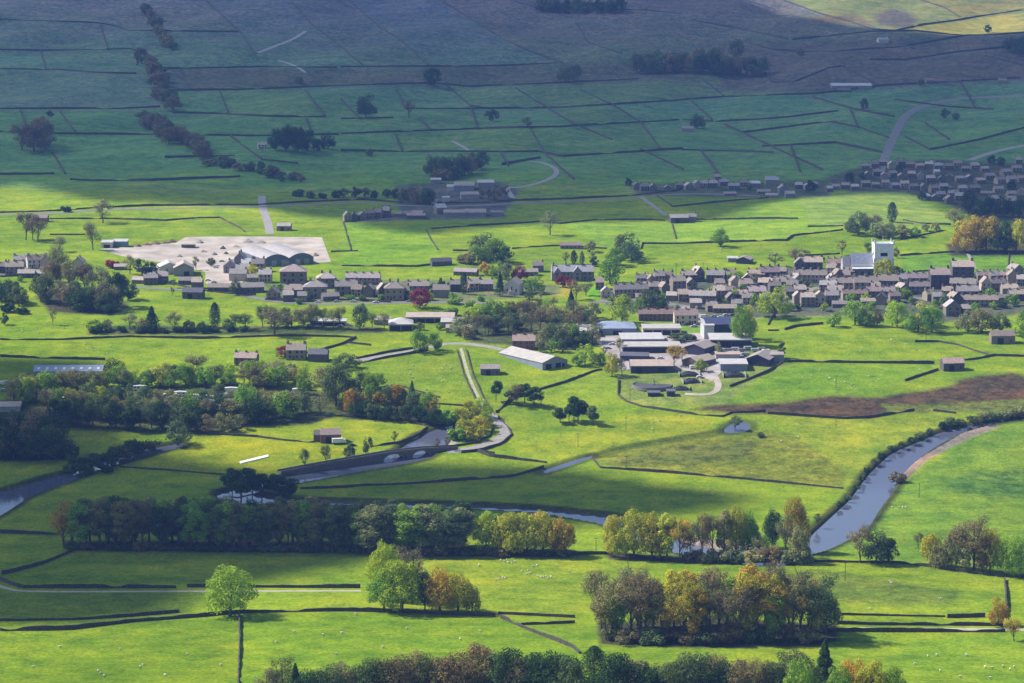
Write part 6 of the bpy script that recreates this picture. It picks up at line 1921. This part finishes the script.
PP = pole_parts()
for x, y, h, lab in ((845, 581, 9, 'left of the leafless grey tree, in the field'), (628, 568, 9, 'in the bright field below the lime-green clump'), (626, 470, 8, 'beside the beck in the rough pasture'),
                     (836, 427, 8, 'below the bog at the right'), (596, 554, 8, 'at the lime-green clump, above the wall'), (605, 522, 8, 'by the river at the end of the long wood'), (676, 275, 9, 'on the sunny slope left of the slope sheds, left of two'),
                     (703, 274, 9, 'on the sunny slope left of the slope sheds, right of two'), (626, 430, 8, 'in the pasture right of the pine group'), (448, 552, 9, 'at the foot of the long wood'), (836, 388, 8, 'in the pasture right of the tyre heap'),
                     (926, 342, 8, 'beside the smooth green mound'), (919, 498, 8, 'in the meadow right of the big river'), (578, 447, 8, 'in the pasture above the beck'), (630, 402, 8, 'at the slurry store fence')):
    p = P(x, y)
    t = empty('power_pole', p, rng.uniform(-.5, .5), (1, 1, h / 9))
    link('pole', PP[0], t)
    link('crossarm', PP[1], t)
    link('insulators', PP[2], t)
    tag(t, f'timber power pole {lab}', 'pole', 'power poles')


# ------------------------------------------------------------------ light, clouds, air
SUN_EL, SUN_AZ = R(45), R(-76)                     # azimuth from straight ahead, to the left
sdir = np.array([math.sin(SUN_AZ) * math.cos(SUN_EL), math.cos(SUN_AZ) * math.cos(SUN_EL), math.sin(SUN_EL)])
sun = bpy.data.lights.new('sun', 'SUN')
sun.energy = 4.6
sun.angle = R(0.7)
sun.color = (1.0, 0.945, 0.86)
so = bpy.data.objects.new('sun', sun)
C.objects.link(so)
so.rotation_euler = Vector(sdir).to_track_quat('Z', 'Y').to_euler()

wd = bpy.data.worlds.new('World')
scene.world = wd
wd.use_nodes = True
nt = wd.node_tree
sky = nt.nodes.new('ShaderNodeTexSky')
sky.sky_type = 'NISHITA'
sky.sun_disc = False
sky.sun_elevation = SUN_EL
sky.sun_rotation = SUN_AZ
sky.air_density = 1.0
sky.dust_density = 1.0
bg = nt.nodes['Background']
bg.inputs[1].default_value = 0.09
nt.links.new(sky.outputs[0], bg.inputs[0])


def cloud_material(name, mix, tint, thin=0.0):
    m, nt, out = nodes_of(name)
    d = N(nt, 'BsdfDiffuse')
    d.inputs[0].default_value = (0.85, 0.86, 0.88, 1)
    t = N(nt, 'BsdfTranslucent')
    t.inputs[0].default_value = tint + (1,)
    ms = N(nt, 'MixShader')
    ms.inputs[0].default_value = mix
    nt.links.new(d.outputs[0], ms.inputs[1])
    nt.links.new(t.outputs[0], ms.inputs[2])
    last = ms
    if thin:                                           # a thin sheet lets some of the sun straight through
        tr = N(nt, 'BsdfTransparent')
        last = N(nt, 'MixShader')
        last.inputs[0].default_value = thin
        nt.links.new(ms.outputs[0], last.inputs[1])
        nt.links.new(tr.outputs[0], last.inputs[2])
    nt.links.new(last.outputs[0], out.inputs[0])
    return m


M['cloud'] = cloud_material('bright_cloud', 0.97, (0.62, 0.86, 1.0), 0.36)
M['dense_cloud'] = cloud_material('dense_cloud', 0.15, (0.7, 0.75, 0.85))
CLOUD_Z = 1500.0


def cloud(shade_w, thick, seed, step, mat='cloud'):
    """A flat-based cumulus whose shade covers this outline on the land."""
    g = np.random.default_rng(seed)
    q = np.asarray(shade_w, float)
    q = q + sdir[None, :] * ((CLOUD_Z - q[:, 2]) / sdir[2])[:, None]
    q = q[:, :2]
    b = densify(list(q) + [q[0]], step)[:-1]
    b = b + g.normal(size=b.shape) * step * 0.10
    x0, x1 = b.min(0), b.max(0)
    gx, gy = np.meshgrid(np.arange(x0[0], x1[0], step), np.arange(x0[1], x1[1], step))
    gx, gy = gx.ravel() + g.uniform(-.2, .2, gx.size) * step, gy.ravel() + g.uniform(-.2, .2, gy.size) * step
    ok = in_poly(gx, gy, b)
    gx, gy = gx[ok], gy[ok]
    ok = edge_dist(gx, gy, b) > step * 0.5
    allp = np.concatenate([b, np.stack([gx[ok], gy[ok]], 1)])
    vs, _, fs, *_ = delaunay_2d_cdt([Vector(p_) for p_ in allp], [], [list(range(len(b)))], 1, 1e-3)
    v = np.array([(p_[0], p_[1]) for p_ in vs])
    ed = edge_dist(v[:, 0], v[:, 1], b)
    bump = 0.6 + 0.25 * np.sin(v[:, 0] / 47 + v[:, 1] / 83) + 0.25 * np.sin(v[:, 1] / 39 - v[:, 0] / 71) + 0.15 * g.normal(size=len(v))
    top = CLOUD_Z + np.minimum(ed * 0.5, thick * np.clip(bump, .2, 1.4))
    low = CLOUD_Z - np.minimum(ed * 0.10, 8 * np.clip(bump, .2, 1.4))
    n = len(v)
    rim = ed < 1e-3
    V = np.concatenate([np.column_stack([v, top]), np.column_stack([v, low])])
    remap = np.arange(2 * n)
    remap[n:][rim] = np.arange(n)[rim]
    F_ = [tuple(f) for f in fs] + [tuple(remap[n + i] for i in reversed(f)) for f in fs]
    me = bpy.data.meshes.new('cloud')
    me.from_pydata([tuple(p_) for p_ in V], [], F_)
    me.materials.append(M[mat])
    return struct(link('cloud', me))


lowedge = pts('-120,186 0,188 30,184 45,188 78,196 100,201 160,203 230,206 285,213 340,219 376,227 431,235 470,229 512,226 560,223 600,222 690,221 722,217 760,207 795,200 850,196 900,193 932,205 962,221 1024,226 1150,228')
right = pts('1150,34 1024,33 960,34 905,33 880,29 830,22 800,17 770,11 745,-4')
la, ra = PM(lowedge), PM(right)
far = np.array([[ra[-1][0] + 40, 4400, 250], [ra[-1][0], 5200, 330], [-2300, 5200, 330], [-2300, la[0][1] + 100, la[0][2]]])
cloud(np.concatenate([la, ra, far]), 70, 3, 45)
cloud(PM(densify(pts('-160,356 40,358 105,361 118,372 60,384 30,398 60,414 130,430 168,452 205,462 250,468 290,475 330,468 400,463 480,463 545,467 600,473 650,484 705,488 742,494 738,506 700,514 660,517 610,522 570,528 500,529 455,540 420,552 341,567 283,580 205,590 192,603 165,612 133,618 70,624 -160,628 -160,356'), 12)), 45, 4, 18, 'dense_cloud')

# the air: one closed box round the viewer and the whole valley
zmin, ztop = -3.0, 420.0
mb = MB().box(-16000, 16000, -1500, 12500, zmin, ztop)
m, nt, out = nodes_of('haze')
pv = N(nt, 'VolumePrincipled')
pv.inputs['Color'].default_value = (0.22, 0.40, 1.0, 1)
pv.inputs['Density'].default_value = 0.000065
pv.inputs['Anisotropy'].default_value = 0.0
nt.links.new(pv.outputs[0], out.inputs['Volume'])
hz = link('haze', mb.mesh('haze', m))
hz['kind'] = 'stuff'

# ------------------------------------------------------------------ picture settings
scene.view_settings.view_transform = 'Standard'
scene.view_settings.look = 'None'
scene.view_settings.exposure = 0.74
scene.view_settings.gamma = 1.0
scene.render.engine = 'CYCLES'
scene.cycles.max_bounces = 6
scene.cycles.diffuse_bounces = 4
scene.cycles.glossy_bounces = 2
scene.cycles.transmission_bounces = 2
scene.cycles.volume_bounces = 0
scene.cycles.transparent_max_bounces = 8
scene.cycles.sample_clamp_indirect = 4.0
scene.cycles.use_denoising = True
scene.render.resolution_x, scene.render.resolution_y = W, H
